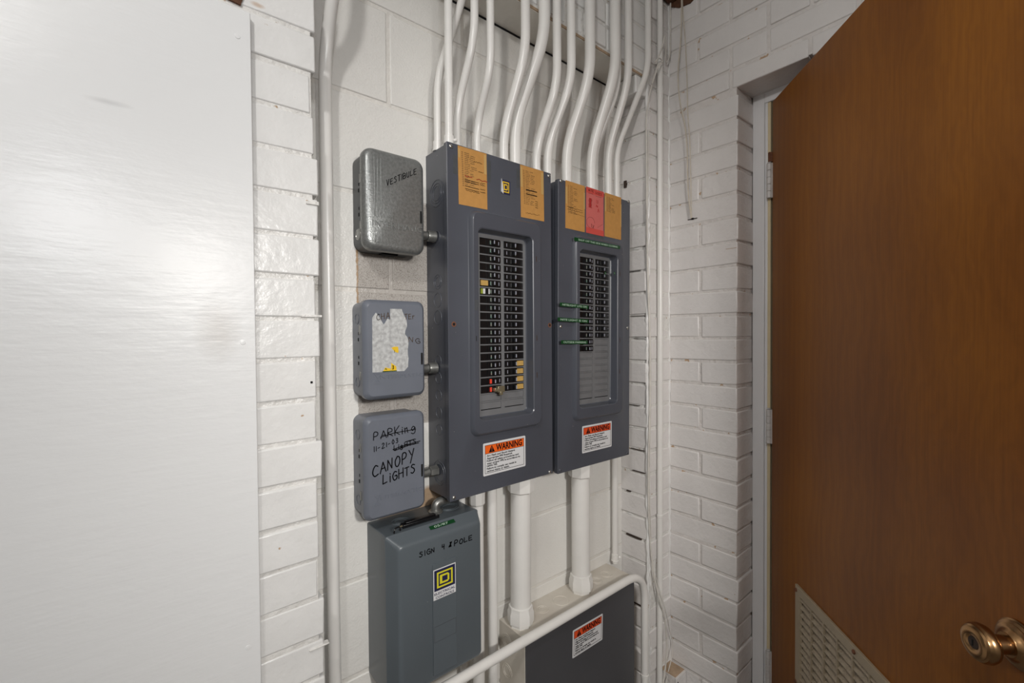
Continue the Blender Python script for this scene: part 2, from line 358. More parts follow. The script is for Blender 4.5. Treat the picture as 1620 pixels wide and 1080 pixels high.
# handwriting: single-stroke letters on a unit box
SF = {'A': [[(0, 0), (.45, 1), (.9, 0)], [(.2, .4), (.75, .4)]], 'B': [[(0, 0), (0, 1), (.6, .9), (.6, .6), (0, .52), (.7, .45), (.7, .1), (0, 0)]],
      'C': [[(.8, .85), (.45, 1), (.1, .7), (.05, .3), (.35, 0), (.85, .1)]], 'E': [[(.7, 1), (0, .97), (0, 0), (.75, 0)], [(0, .5), (.6, .52)]],
      'G': [[(.8, .9), (.4, 1), (.05, .55), (.3, .02), (.8, .12), (.8, .5), (.45, .48)]], 'H': [[(0, 1), (0, 0)], [(.75, 1), (.75, 0)], [(0, .5), (.75, .52)]],
      'I': [[(.15, 1), (.15, 0)]], 'i': [[(.15, .7), (.15, 0)], [(.13, .98), (.2, .92)]], 'K': [[(0, 1.1), (.05, 0)], [(.7, 1.15), (.05, .45), (.75, 0)]],
      'L': [[(.05, 1), (0, 0), (.7, .08)]], 'N': [[(0, 0), (.05, .95), (.65, .05), (.7, 1)]], 'n': [[(0, .7), (.05, 0)], [(.05, .5), (.35, .7), (.5, 0)]],
      'O': [[(.4, 1), (.05, .6), (.15, .1), (.5, 0), (.8, .4), (.7, .85), (.4, 1)]], 'P': [[(0, 0), (.08, 1), (.55, 1.02), (.7, .75), (.5, .5), (.05, .45)]],
      'R': [[(0, 0), (.05, 1), (.6, .95), (.6, .6), (.05, .5), (.75, 0)]], 'r': [[(0, .65), (.05, 0)], [(.05, .45), (.3, .65), (.5, .6)]],
      'S': [[(.7, .9), (.3, 1), (.1, .75), (.55, .5), (.65, .2), (.3, 0), (0, .12)]], 'T': [[(0, 1), (.8, 1.02)], [(.4, 1), (.38, 0)]],
      'U': [[(0, 1), (.05, .25), (.3, 0), (.65, .2), (.7, 1)]], 'V': [[(0, 1), (.3, 0), (.65, 1)]], 'Y': [[(0, 1), (.35, .5)], [(.75, 1), (.2, -.25)]],
      'g': [[(.6, .55), (.3, .7), (.05, .4), (.25, .15), (.6, .5), (.6, -.1), (.3, -.3), (0, -.15)]], 'e': [[(0, .35), (.5, .4), (.3, .68), (.02, .4), (.2, 0), (.55, .1)]],
      '0': [[(.3, 1), (.02, .5), (.3, 0), (.58, .5), (.3, 1)]], '1': [[(.15, 1), (.15, 0)]], '2': [[(.05, .8), (.3, 1), (.55, .75), (0, .02), (.65, .05)]],
      '3': [[(.05, .92), (.4, 1), (.5, .75), (.2, .52), (.55, .35), (.35, 0), (0, .1)]], '4': [[(.08, 1), (.02, .45), (.6, .5)], [(.55, .95), (.5, -.05)]],
      '-': [[(.05, .45), (.55, .5)]], 'x': [[(0, 0), (.6, .9)], [(0, .8), (.6, .05)]]}
def stroke(mb, pts, wdt, y, mi=0):
    for a, b in zip(pts, pts[1:]):
        dx, dz = b[0] - a[0], b[1] - a[1]; l = math.hypot(dx, dz) or 1e-9; tx, tz = dx / l, dz / l; nx, nz = -tz, tx; poly = []
        for k in range(5):
            q = R(-90 + 45 * k); poly.append((b[0] + wdt * (tx * math.cos(q) + nx * math.sin(q)), b[1] + wdt * (tz * math.cos(q) + nz * math.sin(q))))
        for k in range(5):
            q = R(90 + 45 * k); poly.append((a[0] + wdt * (tx * math.cos(q) + nx * math.sin(q)), a[1] + wdt * (tz * math.cos(q) + nz * math.sin(q))))
        mb.prism(poly, y + 0.0004, y, mi)
def hand(mb, s, x0, z0, x1, z1, h, y, wdt=0.0007, mi=0, rng=random.Random(4)):
    """handwritten string along the line (x0,z0)-(x1,z1)"""
    adv = [0.5 if c in 'Ii1' else 1.0 for c in s]; tot = sum(adv); ln_ = x1 - x0; sl_ = (z1 - z0) / (x1 - x0); pos = 0.0
    for i, c in enumerate(s):
        bx = x0 + ln_ * pos / tot; cw = ln_ / tot * 0.88; pos += adv[i]
        if c not in SF: continue
        bz = z0 + sl_ * (bx - x0) + rng.uniform(-.03, .03) * h; k = rng.uniform(.92, 1.08)
        for ln in SF[c]:
            if c in 'CGOSUPRB023eg' and len(ln) > 3:
                ln = [(v.x, v.y) for v in smooth_path([(p, q, 0) for p, q in ln], 4)]
            stroke(mb, [(bx + p * cw * k, bz + q * h * k + p * cw * sl_) for p, q in ln], wdt, y, mi)

# ------------------------------------------------------------------ setting: shell of the room
YW, YP, YF, XR = 0.9555, 0.8504, 0.8574, 1.4173
LZ = 2.063
floor = struct(MB().box(-1.75, 3.2, -2.3, 1.2, -0.10, 0.0).build('floor', 'floor'))
ceil_ = struct(MB().box(-1.75, 3.2, -2.3, 1.2, 2.72, 2.82).build('ceiling', 'room'))
struct(MB().box(-1.75, -1.60, -2.3, 1.2, 0, 2.72).build('wall_left', 'room'))
struct(MB().box(-1.60, 3.2, -2.3, -2.15, 0, 2.72).build('wall_rear', 'room'))
struct(MB().box(3.05, 3.2, -2.15, 1.2, 0, 2.72).build('wall_hall', 'hall'))
struct(MB().box(1.55, 3.05, 0.97, 1.10, 0, 2.72).build('wall_hall_end', 'hall'))

rnd = random.Random(11)
_bm = {}
def brick_mesh(w, d, h, kind, var):
    """uneven brick of real size, origin at its centre"""
    key = (round(w, 3), round(d, 3), round(h, 3), kind, var)
    if key in _bm: return _bm[key]
    rg = random.Random(var * 7 + 3); me = bpy.data.meshes.new('brick'); bm = bmesh.new(); bmesh.ops.create_cube(bm, size=1)
    for v in bm.verts: v.co = Vector((v.co.x * w, v.co.y * d, v.co.z * h)) + Vector((rg.uniform(-1, 1) * .4, rg.uniform(-1, 1) * .4, rg.uniform(-1, 1))) * .0016
    bmesh.ops.bevel(bm, geom=list(bm.edges), offset=0.0034, segments=2, affect='EDGES', profile=0.5)
    for v in bm.verts: v.co += Vector((rg.uniform(-1, 1) * .5, rg.uniform(-1, 1) * .5, rg.uniform(-1, 1))) * .0006
    bm.to_mesh(me); bm.free(); me.materials.append(M[('brick', 'rbrick')[kind]])
    for p in me.polygons: p.use_smooth = max(abs(c) for c in p.normal) < 0.985      # flat faces, rounded arrises
    _bm[key] = me; return me
def brick(parent, x0, x1, y0, y1, z0, z1, kind=0, jit=0.0015, name='brick'):
    q = lambda a: max(round(a / .002) * .002, .02)
    o = bpy.data.objects.new(name, brick_mesh(q(x1 - x0), q(y1 - y0), q(z1 - z0), kind, rnd.randrange(4))); COL.objects.link(o); o.parent = parent
    j = lambda: rnd.uniform(-jit, jit)
    o.location = ((x0 + x1) / 2 + j(), (y0 + y1) / 2 + j(), (z0 + z1) / 2 + j() * .6)
    o.rotation_euler = (0, j() * 3, j() * 3)
    return o

# brick pier on the left, wall running behind the plywood board
CH = 0.0727
pier = struct(MB().box(-1.6, 0.243, YP + 0.0026, 1.10, 0, 2.72).build('wall_pier', 'mortar'))
for k in range(-1, 19):
    z0 = 0.6125 + k * CH
    e = 0.2485 + rnd.choice((-.006, -.003, 0, .003, .005))
    a = e - rnd.choice((0.205, 0.145, 0.165))
    brick(pier, a, e, YP + rnd.uniform(-.0008, .001), YP + .10, z0 + .003, z0 + CH - .0035, 0, .0012)
    if z0 > 1.80:
        x = a - .009
        while x > -0.35:
            brick(pier, x - .2, x, YP, YP + .10, z0 + .004, z0 + CH - .0045, 0, .0012); x -= .209
# chipped slots left of the conduit
for (x, z, wd, ht) in ((0.238, 1.345, .035, .0045), (0.242, 1.548, .022, .007), (0.243, 0.742, .035, .003), (.236, 1.226, .004, .004)):
    MB().box(x - wd / 2, x + wd / 2, YP - .0022, YP + .010, z - ht / 2, z + ht / 2).build('chip', 'hole' if wd < .01 else 'mortar', pier, bevel=.001)
# splinters of old brown cladding above the board
MB().loft([[(0.105, YP - .0020, 1.852), (0.135, YP - .0020, 1.8495), (0.140, YP - .0020, 1.866), (0.108, YP - .0020, 1.875)], [(0.105, YP + .004, 1.852), (0.135, YP + .004, 1.8495), (0.140, YP + .004, 1.866), (0.108, YP + .004, 1.875)]]).build('splinter', 'brown', pier)

# plywood board screwed over the pier
board = MB().box(-0.62, 0.1468, YP - .0135, YP - .0032, 0.20, 1.8355).build('plywood_board', 'board', bevel=.0015)
tag(board, 'large white painted plywood board with brush streaks, fixed to the brick pier', 'board')
for z in (1.79, 1.30, 0.80, 0.30):
    MB().lathe([(0, .0042), (.0006, .0040), (.0008, .002)], (0.128, YP - .0135, z), (0, -1, 0), 12).build('screw', 'board', board)

# block wall of the alcove
blockw = struct(MB().box(0.20, 1.30, YW + .0022, 1.10, 0, 2.16).build('wall_back', 'joint'))
BZ = [0.0, 0.157, 0.3655, 0.574, 0.7825, 0.991, 1.1995, 1.408, 1.6165, 1.825, 2.0335, 2.16]
for k in range(11):
    z0, z1 = BZ[k], BZ[k + 1]; off = 0.4385 if k % 2 else 0.6385
    x = off - 0.4
    while x < 1.29:
        a, b = max(x + .0045, .225), min(x + .4 - .0045, 1.286)
        if b - a > .03:
            MB().box(a, b, YW, YW + .06, z0 + .0045, z1 - .0045).build('concrete_block', 'block', blockw, bevel=.0022)
        x += .4
# brick return at the right of the alcove, and the door wall
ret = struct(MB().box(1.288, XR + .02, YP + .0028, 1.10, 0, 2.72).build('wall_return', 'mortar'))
z = 0.0138; RC = 0.0752
k = 0
while z < 2.70:
    xl = 1.284 + rnd.choice((-.005, -.002, 0, .002)); 
    if 0.50 < z < 0.58: xl += .007
    sp = 1.352 + rnd.uniform(-.01, .01)
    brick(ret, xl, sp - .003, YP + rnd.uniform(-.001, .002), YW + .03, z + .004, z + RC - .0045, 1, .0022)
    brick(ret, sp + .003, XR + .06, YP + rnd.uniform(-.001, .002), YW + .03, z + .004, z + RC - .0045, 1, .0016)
    z += RC; k += 1
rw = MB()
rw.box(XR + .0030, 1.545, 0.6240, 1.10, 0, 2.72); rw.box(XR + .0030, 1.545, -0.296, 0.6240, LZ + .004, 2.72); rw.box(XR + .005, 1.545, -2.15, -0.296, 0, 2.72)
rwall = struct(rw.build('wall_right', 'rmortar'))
z = 0.0138; k = 0
while z < 2.70:
    z1 = z + RC
    lo = 0.621 if z1 < LZ + .02 else -0.75
    zz0, zz1 = z + .0042, z1 - .0048
    if z < LZ < z1: zz0 = LZ
    y = 0.850
    seq = [0.110, 0.108] if k % 2 else [0.224]
    if z1 < LZ + .02:
        for s in seq:
            y0 = max(lo + rnd.uniform(-.002, .002), y - s) if s != seq[-1] else lo + rnd.uniform(-.0025, .002)
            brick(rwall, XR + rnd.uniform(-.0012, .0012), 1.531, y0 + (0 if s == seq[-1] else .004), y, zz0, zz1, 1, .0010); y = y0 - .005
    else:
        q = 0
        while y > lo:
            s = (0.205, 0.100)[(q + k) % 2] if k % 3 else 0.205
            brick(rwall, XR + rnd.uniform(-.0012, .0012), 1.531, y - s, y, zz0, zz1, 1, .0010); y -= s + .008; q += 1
    z = z1; k += 1
# ragged brown opening high in the corner where the services leave
MB().loft([[(XR - .004, .842, 2.425), (XR - .004, .812, 2.404), (XR - .004, .772, 2.397), (XR - .004, .742, 2.412), (XR - .004, .72, 2.47), (XR - .004, .80, 2.52), (XR - .004, .848, 2.50)],
           [(XR + .02, .842, 2.425), (XR + .02, .812, 2.404), (XR + .02, .772, 2.397), (XR + .02, .742, 2.412), (XR + .02, .72, 2.47), (XR + .02, .80, 2.52), (XR + .02, .848, 2.50)]]).build('broken_opening', 'brown', rwall)
MB().box(1.35, 1.413, .815, .8475, 2.432, 2.50).build('timber_stub', 'brown', ret, bevel=.004)

# squeezed-out mortar lumps and open cracks in the rough old brickwork
def lump_mesh(seed):
    rg = random.Random(seed); me = bpy.data.meshes.new('mortar_lump'); bm = bmesh.new(); bmesh.ops.create_icosphere(bm, subdivisions=2, radius=1)
    for v in bm.verts: v.co *= rg.uniform(.90, 1.10)
    bm.to_mesh(me); bm.free(); me.shade_smooth(); me.materials.append(M['brick']); return me
LM = [lump_mesh(i) for i in range(6)]
def lump(parent, x, y, z, sx, sy, sz):
    o = link('mortar_lump', rnd.choice(LM), parent, loc=(x, y, z)); o.scale = (sx, sy, sz); return o
for k in range(34):
    zj = 0.0138 + k * RC
    if k % 4 == 1: lump(ret, 1.2855, rnd.uniform(YP + .02, YW - .02), zj, .0020, rnd.uniform(.010, .020), .0035)
def bead(parent, x, y, rad, seed, jx=.002):
    rg = random.Random(seed); P_ = []; rr = []
    zz = 0.02
    while zz < 2.68: P_.append((x + rg.uniform(-jx, jx), y + rg.uniform(-jx, jx) * .5, zz)); rr.append(rad * rg.uniform(.65, 1.35)); zz += rg.uniform(.010, .022)
    return MB().tube(P_, rr, 10).build('plaster_bead', 'brick', parent, smooth=80)
bead(ret, 1.2862, YP + .0022, .0050, 3); bead(ret, 1.297, YP + .0032, .0042, 5, .004); bead(ret, XR + .0015, YP + .0015, .0042, 7)
MB().box(XR - .0015, XR + .006, .750, .782, 1.6865, 1.6885).build('open_crack', 'darkrust', rwall); MB().box(XR - .0022, XR + .006, .7620, .7680, 1.6850, 1.6905).build('open_crack', 'hole', rwall)
MB().box(XR - .0014, XR + .006, .622, .655, 1.5700, 1.5716).build('open_crack', 'edge', rwall)
for (y, z, ly, lz) in ((.905, .6180, .060, .0050), (.885, .8440, .050, .0016), (.935, 1.818, .010, .024), (.885, 1.3680, .060, .0012), (.900, .3920, .055, .0022), (.880, 1.2930, .045, .0010), (.925, .7690, .016, .0040), (.925, 2.020, .020, .026), (.905, 1.0670, .050, .0011), (.900, 1.5180, .050, .0009), (.890, .9180, .055, .0012), (.890, .4680, .05, .0014)):
    MB().box(1.2805, 1.30, y - ly / 2, y + ly / 2, z - lz / 2, z + lz / 2).build('open_crack', 'darkrust', ret, bevel=.0008)

# lintel and the brickwork it carries
upw = struct(MB().box(0.243, 1.288, YP + .0025, 1.10, 2.1465, 2.72).build('wall_upper', 'mortar'))
lint = MB().box(0.200, 1.283, YP + .004, YW + .03, 2.137, 2.146).build('lintel', 'soffit', upw)
MB().box(0.200, 1.283, YP + .0015, YP + .0042, 2.1385, 2.1455).build('lintel_edge', 'edge', upw)
MB().box(0.50, 1.225, YW - .0020, YW + .004, 2.1325, 2.1372).build('open_gap', 'hole', upw)
z = 2.149
for k in range(7):
    x = 1.283; q = k
    while x > 0.26:
        s = 0.100 if (k % 2 == 0) else 0.203
        if q % 5 == 3: s = 0.068
        brick(upw, max(x - s, .243), x - .006, YP + rnd.uniform(-.0015, .0015), YP + .10, z + .003, z + CH - .005, 0, .0014); x -= s + .002; q += 1
    z += CH
brick(upw, 1.228, 1.290, YP + .001, YW, 2.078, 2.134, 0, .001)

# ------------------------------------------------------------------ door frame and door
fr = MB()
fr.box(1.5267, 1.640, 0.5855, 0.6205, 0, 2.0665); fr.box(1.5310, 1.640, 0.5765, 0.5855, 0, 2.0500)
fr.box(1.5267, 1.640, -0.290, 0.5855, 2.0315, 2.0665)
fr.box(1.5267, 1.640, -0.295, -0.262, 0, 2.0665)
fr.box(1.575, 1.590, 0.560, 0.5765, 0, 2.0315)
frame = struct(fr.build('trim_1', 'frame', bevel=.0018))
MB().box(1.5290, 1.560, 0.5675, 0.5762, 0.01, 2.03).build('jamb_edge', 'cream', frame)

HX, HY = 1.522, 0.5605; DA = R(46.16)
door = struct(bpy.data.objects.new('door_1', None)); COL.objects.link(door)
# local frame of the door: +x away from the hinge, -y the visible face's outward side
dx_ = Vector((-math.sin(DA), -math.cos(DA), 0)); ny = Vector((-math.cos(DA), math.sin(DA), 0))
door.matrix_world = Matrix(((dx_.x, -ny.x, 0, HX), (dx_.y, -ny.y, 0, HY), (0, 0, 1, 0), (0, 0, 0, 1)))
door['label'] = 'brown wood veneer door standing half open with louvre grille and brass knob'
lf = MB(); gx0, gx1, gz0, gz1 = .176, .637, .168, .587
def cut(y): return [(0.003, y, .008), (0.822, y, .008), (0.822, y, 2.0235), (0.003, y, 2.0235)], [(gx0, y, gz0), (gx1, y, gz0), (gx1, y, gz1), (gx0, y, gz1)]
o0, i0 = cut(0.0); o1, i1 = cut(0.044)
lf.loft([i1, o1, o0, i0, i1], False, False)
leaf = lf.build('leaf', 'wood', door, smooth=0)
# hinges
for hz in (1.782, 1.014, 0.245):
    h = MB()
    for i in range(5):
        a = hz - .0535 + i * .0214; h.lathe([(0, .0068), (.0010, .0078), (.0200, .0078), (.0210, .0068)], (-0.0035, -0.0075, a), (0, 0, 1), 14)
    h.lathe([(0, .004), (.002, .0062), (.004, .005)], (-0.0035, -0.0075, hz + .0535), (0, 0, 1), 12)
    hg = h.build('hinge', 'hinge', door)
    MB().box(-0.001, 0.003, -0.004, 0.040, hz - .0535, hz + .0535).build('hinge_plate', 'hinge', hg)
MB().box(-.012, -.0045, -.0075, .010, 1.842, 1.872).build('hinge_gap', 'rust', door)
# louvre grille
G0, G1, GT, GB = 0.1585, 0.655, 0.6045, 0.150; BW = 0.0225
g = MB()
def framering(mb, x0, x1, z0, z1, bw, y0, y1):
    o = [(x0, z0), (x1, z0), (x1, z1), (x0, z1)]; i = [(x0 + bw, z0 + bw), (x1 - bw, z0 + bw), (x1 - bw, z1 - bw), (x0 + bw, z1 - bw)]
    i2 = [(x0 + bw + .003, z0 + bw + .003), (x1 - bw - .003, z0 + bw + .003), (x1 - bw - .003, z1 - bw - .003), (x0 + bw + .003, z1 - bw - .003)]
    mb.loft([[(x, y0, z) for x, z in o], [(x, y1 + .001, z) for x, z in o], [(x + (.001 if x == x0 else -.001), y1, z + (.001 if z == z0 else -.001)) for x, z in o],
             [(x, y1, z) for x, z in i], [(x, y0, z) for x, z in i2]], False, False)
framering(g, G0, G1, GB, GT, BW, 0.0, -.0065)
gr = g.build('grille', 'grille', door, smooth=20)
MB().box(gx0 + .001, gx1 - .001, .020, .022, gz0 + .001, gz1 - .001).build('grille_backing', 'hole', gr)
nb = 8; xs = G0 + BW; wdt = (G1 - G0 - 2 * BW) / nb
for k in range(1, nb):
    x = xs + k * wdt; MB().box(x - .0019, x + .0019, -.0058, -.0006, GB + BW, GT - BW).build('grille_bar', 'grille', gr)
zs = GT - BW - .004; sl = None; 
while zs > GB + BW + .012:
    if sl is None:
        m2 = MB(); a = G0 + BW; b = G1 - BW
        m2.loft([[(a, .0062, .0035), (a, -.0046, -.0080), (a, -.0054, -.0073), (a, .0054, .0042)], [(b, .0062, .0035), (b, -.0046, -.0080), (b, -.0054, -.0073), (b, .0054, .0042)]])
        sl = m2.mesh('slat', 'slat')
    link('slat', sl, gr, loc=(0, 0, zs)); zs -= .0200
for x, z in ((G0 + .006, GT - .014), (G0 + .005, 0.332), (0.4155, GT - .0105), (G1 - .008, GT - .012), (G0 + .006, GB + .01), (G1 - .008, GB + .01)):
    MB().lathe([(0, .0050), (.0028, .0046), (.0040, .0026), (.0041, .0)], (x, -.0065, z), (0, -1, 0), 10).build('grille_screw', 'rust', gr)
# knob
KX, KZ = 0.772, 0.858
rose = MB().lathe([(0, .0345), (.003, .0345), (.0045, .0325), (.0055, .0325), (.0075, .0285), (.0088, .0285), (.0105, .0240), (.0125, .0205), (.0145, .0200), (.0165, .0165), (.0180, .0160)], (KX, 0, KZ), (0, -1, 0), 40).build('knob_rose', 'bronze', door, smooth=50)
kn = MB().lathe([(.0175, .0125), (.0330, .0125), (.0345, .0145), (.0380, .0190), (.0430, .0245), (.0490, .0268), (.0550, .0258), (.0575, .0240), (.0585, .0240), (.0605, .0215), (.0613, .0215), (.0630, .0175), (.0630, .0105), (.0610, .0088)], (KX, 0, KZ), (0, -1, 0), 40).build('knob', 'bronze', door, smooth=50)
MB().lathe([(.0600, .0087), (.0614, .0082), (.0616, .0060)], (KX, 0, KZ), (0, -1, 0), 24).build('lock_cylinder', 'darkrust', kn)
MB().box(KX - .0008, KX + .0008, -.0628, -.0610, KZ - .0042, KZ + .0042).build('keyhole', 'hole', kn)

# ------------------------------------------------------------------ load centres (breaker panels)
PW, PD, PH = 0.323, YW - YF, 0.803
ROWT, PITCH = 0.606, 0.01966
COLS = ((0.0951, 0.1573), (0.1683, 0.2305))
def panel_shell(root):
    # enclosure behind the trim
    MB().loft([rrect(.0025, PW - .0025, .0025, PH - .0025, .002, PD), rrect(.0025, PW - .0025, .0025, PH - .0025, .002, .0030), rrect(.0045, PW - .0045, .0045, PH - .0045, .002, .0030), rrect(.0045, PW - .0045, .0045, PH - .0045, .002, PD - .002)], True, True).build('enclosure', 'panel', root)
    # trim: flat sheet with folded lip, a raised ring and a recess, lofted through rounded rectangles
    L_ = [rrect(.0003, PW - .0003, .0003, PH - .0003, .002, .0130), rrect(0, PW, 0, PH, .002, .0012), rrect(.0012, PW - .0012, .0012, PH - .0012, .002, 0),
          rrect(.052, .280, .133, .666, .022, 0), rrect(.0555, .2765, .137, .662, .021, -.0012), rrect(.0600, .2722, .1425, .6575, .018, -.0108), rrect(.0620, .2700, .1450, .6555, .017, -.0125),
          rrect(.0735, .2465, .1710, .6235, .014, -.0125), rrect(.0755, .2445, .1735, .6210, .013, -.0110), rrect(.0785, .2410, .1770, .6175, .011, .0098), rrect(.0805, .2390, .1790, .6155, .010, .0118)]
    MB().loft(L_, False, False).build('trim_cover', 'panel', root, smooth=28)
    # dead front plate with breaker openings, built from its strips
    d = MB(); y0, y1 = .0150, .0118; x0, x1, z0, z1 = .0785, .2410, .1770, .6175
    zb = ROWT - 21 * PITCH
    d.box(x0, COLS[0][0], y1, y0, z0, z1); d.box(COLS[1][1], x1, y1, y0, z0, z1); d.box(COLS[0][1], COLS[1][0], y1, y0, z0, z1)
    for c in COLS:
        d.box(c[0], c[1], y1, y0, ROWT, z1); d.box(c[0], c[1], y1, y0, z0, zb)
        for k in range(1, 21):
            zc = ROWT - k * PITCH; d.box(c[0], c[1], y1, y0, zc - .0016, zc + .0016)
    d.build('dead_front', 'dead', root, smooth=0)
    MB().box(x0, x1, .034, .035, z0, z1).build('bus_cavity', 'hole', root)
def profile_breaker(side):
    """moulded breaker, local origin at the lower corner of its slot; side 0 = left column"""
    W, H = 0.0620, PITCH - .0034; mb = MB()
    X = lambda a: a * W if side == 0 else (1 - a) * W
    def bx(a, b, y0, z0, z1, mi=0):
        p, q = sorted((X(a), X(b))); mb.box(p, q, y0, .030, z0, z1, mi)
    bx(.005, .995, .0105, 0, H); bx(.30, .98, .0085, .0006, H - .0006); bx(.42, .78, .0065, .0012, H - .0012)
    p, q = sorted((X(.435), X(.475))); mb.box(p, q, .0061, .0066, .004, H - .004, 1)
    p, q = sorted((X(.87), X(.90))); mb.box(p, q, .0081, .0086, .004, H - .004, 2)  # pale strip: a glint painted onto the black breaker face
    me = mb.mesh('breaker', ['black', 'colmark', 'markglint'], 0)
    h = MB(); p, q = sorted((X(.52), X(.66))); d_ = (q - p)
    h.loft([[(p, .0066, .0025), (q, .0066, .0025), (q, .0066, H - .0025), (p, .0066, H - .0025)], [(p + d_ * .15, -.0015, .0035), (q - d_ * .25, .0005, .0035), (q - d_ * .25, .0005, H - .0035), (p + d_ * .15, -.0015, H - .0035)]], True, True)
    p2, q2 = sorted((X(.535), X(.575))); h.box(p2, q2, -.0022, -.0006, .0042, H - .0042, 1)
    hm = h.mesh('handle', ['black', 'markglint'], 0)
    return me, hm
BK = [profile_breaker(0), profile_breaker(1)]
fp = MB().box(.0004, .0618, .0129, .0140, .0004, PITCH - .0040).mesh('filler_plate', 'dead', 0)
def add_breakers(root, counts):
    out = {}
    for s in (0, 1):
        for k in range(21):
            zc = ROWT - (k + 1) * PITCH + .0017; x = COLS[s][0] + .0001
            if k < counts[s]:
                b = link('breaker', BK[s][0], root, loc=(x, 0, zc)); link('handle', BK[s][1], b); out[(s, k)] = b
            else: link('filler_plate', fp, root, loc=(x, 0, zc))
    return out
def screw_head(root, x, z, rad=.0048, m='steel', name='screw'):
    a = random.uniform(0, 3); mb = MB(); mb.lathe([(-.001, rad), (.0008, rad), (.0022, rad * .8), (.0030, rad * .4), (.0031, 0.0001)], (x, 0, z), (0, -1, 0), 16)
    o = mb.build(name, m, root); c, s = math.cos(a), math.sin(a); q = rad * .75
    MB().prism([(x + c * q - s * .0005, z + s * q + c * .0005), (x - c * q - s * .0005, z - s * q + c * .0005), (x - c * q + s * .0005, z - s * q - c * .0005), (x + c * q + s * .0005, z + s * q - c * .0005)][::-1], -.0020, -.0033).build('slot', 'hole', o)
    return o
def knockout_side(root, y, z, rads, x=.0025, m='panel'):
    """concentric knockout rings pressed into the left side of the box"""
    mb = MB()
    for q in rads:
        n = 24; L1 = []
        for rr, xx in ((q + .0009, x), (q + .0004, x - .0009), (q - .0004, x - .0009), (q - .0009, x)):
            L1.append([(xx, y + rr * math.cos(i * 2 * math.pi / n), z + rr * math.sin(i * 2 * math.pi / n)) for i in range(n)])
        mb.loft(L1, False, False)
    return mb.build('knockout', m, root)
def warn_label(root, x, z, wd=0.133, ht=0.078, head='orange', y=0.0, rot=0.0):
    b = MB().loft([rrect(0, wd, 0, ht, .003, 0), rrect(0, wd, 0, ht, .003, -.0004)]).build('warning_label', 'wlabel', root)
    b.location = (x, y, z); b.rotation_euler = (0, rot, 0)
    p = MB(); i = .0052; t = .0009
    for a0, a1, c0, c1 in ((i, wd - i, i, i + t), (i, wd - i, ht - i - t, ht - i), (i, i + t, i, ht - i), (wd - i - t, wd - i, i, ht - i), (i, wd - i, ht * .665, ht * .665 + t)):
        p.box(a0, a1, -.0007, -.0003, c0, c1)
    p.build('border_line', 'ink', b, smooth=0)
    hb = MB().box(i + t, wd - i - t, -.0006, -.0003, ht * .665 + t, ht - i - t).build('header_band', head, b, smooth=0)
    zc = ht * .70
    tx = MB(); put_text(tx, 'WARNING', .0385, wd - .012, zc + .001, .0150, -.0010, bold=.026)
    tx.prism([(.0165, zc), (.0345, zc), (.0255, zc + .0165)], -.0006, -.0010)
    zl = ht * .665 - .0066; st = .00615
    for i2, (s, r_) in enumerate((('Arc Flash and Shock Hazard.', .80), ('Appropriate PPE Required.', .72), ('Follow all safety procedures and', .90), ('wear proper PPE in accordance to', .945), ('NFPA 70E.', .29), ('Failure to comply can result in', .83), ('serious injury or death.', .63))):
        put_text(tx, s, .0105, .0105 + (wd - .0215) * r_ * .985, zl - i2 * st, .0042, -.0010, bold=.018)
    tx.build('lettering', 'ink', b, smooth=0)
    ex = MB().box(.0249, .0261, -.0013, -.0009, zc + .0055, zc + .0120).box(.0248, .0262, -.0013, -.0009, zc + .0025, zc + .0042).build('exclamation_mark', head, b, smooth=0)
    return b
def card(root, x0, x1, z0, z1, m='card', lines=20, seed=1, extra=None, lean=0.0):
    """paper directory card with rows of typed entries"""
    rg = random.Random(seed); wd, ht = x1 - x0, z1 - z0
    c = MB().loft([[(0, 0, 0), (wd, 0, 0), (wd, 0, ht), (0, 0, ht)], [(0, -.0003, 0), (wd, -.0003, 0), (wd, -.0003, ht), (0, -.0003, ht)]]).build('directory_card', m, root, smooth=0)
    c.location = (x0, -.0002, z0); c.rotation_euler = (0, lean, 0)
    t = MB(); y = -.00055
    top = ht * .90; st = ht * .0315
    for k in range(lines):
        z = top - k * st
        x = wd * .12 + k * wd * .0012
        t.box(x, x + .0016, y, y + .0003, z, z + .0016); t.box(x + .0024, x + .0036, y, y + .0003, z, z + .0016)
        x = wd * .22
        for q in range(rg.choice((1, 2, 2))):
            l = wd * rg.uniform(.13, .21)
            n = int(l / .0022)
            for i in range(n): t.box(x + i * .0022, x + i * .0022 + .0014, y, y + .0003, z + rg.uniform(0, .0004), z + rg.uniform(.0011, .0019))
            x += l + wd * .03
    if lines: t.build('typed_lines', 'inkb', c, smooth=0)
    return c
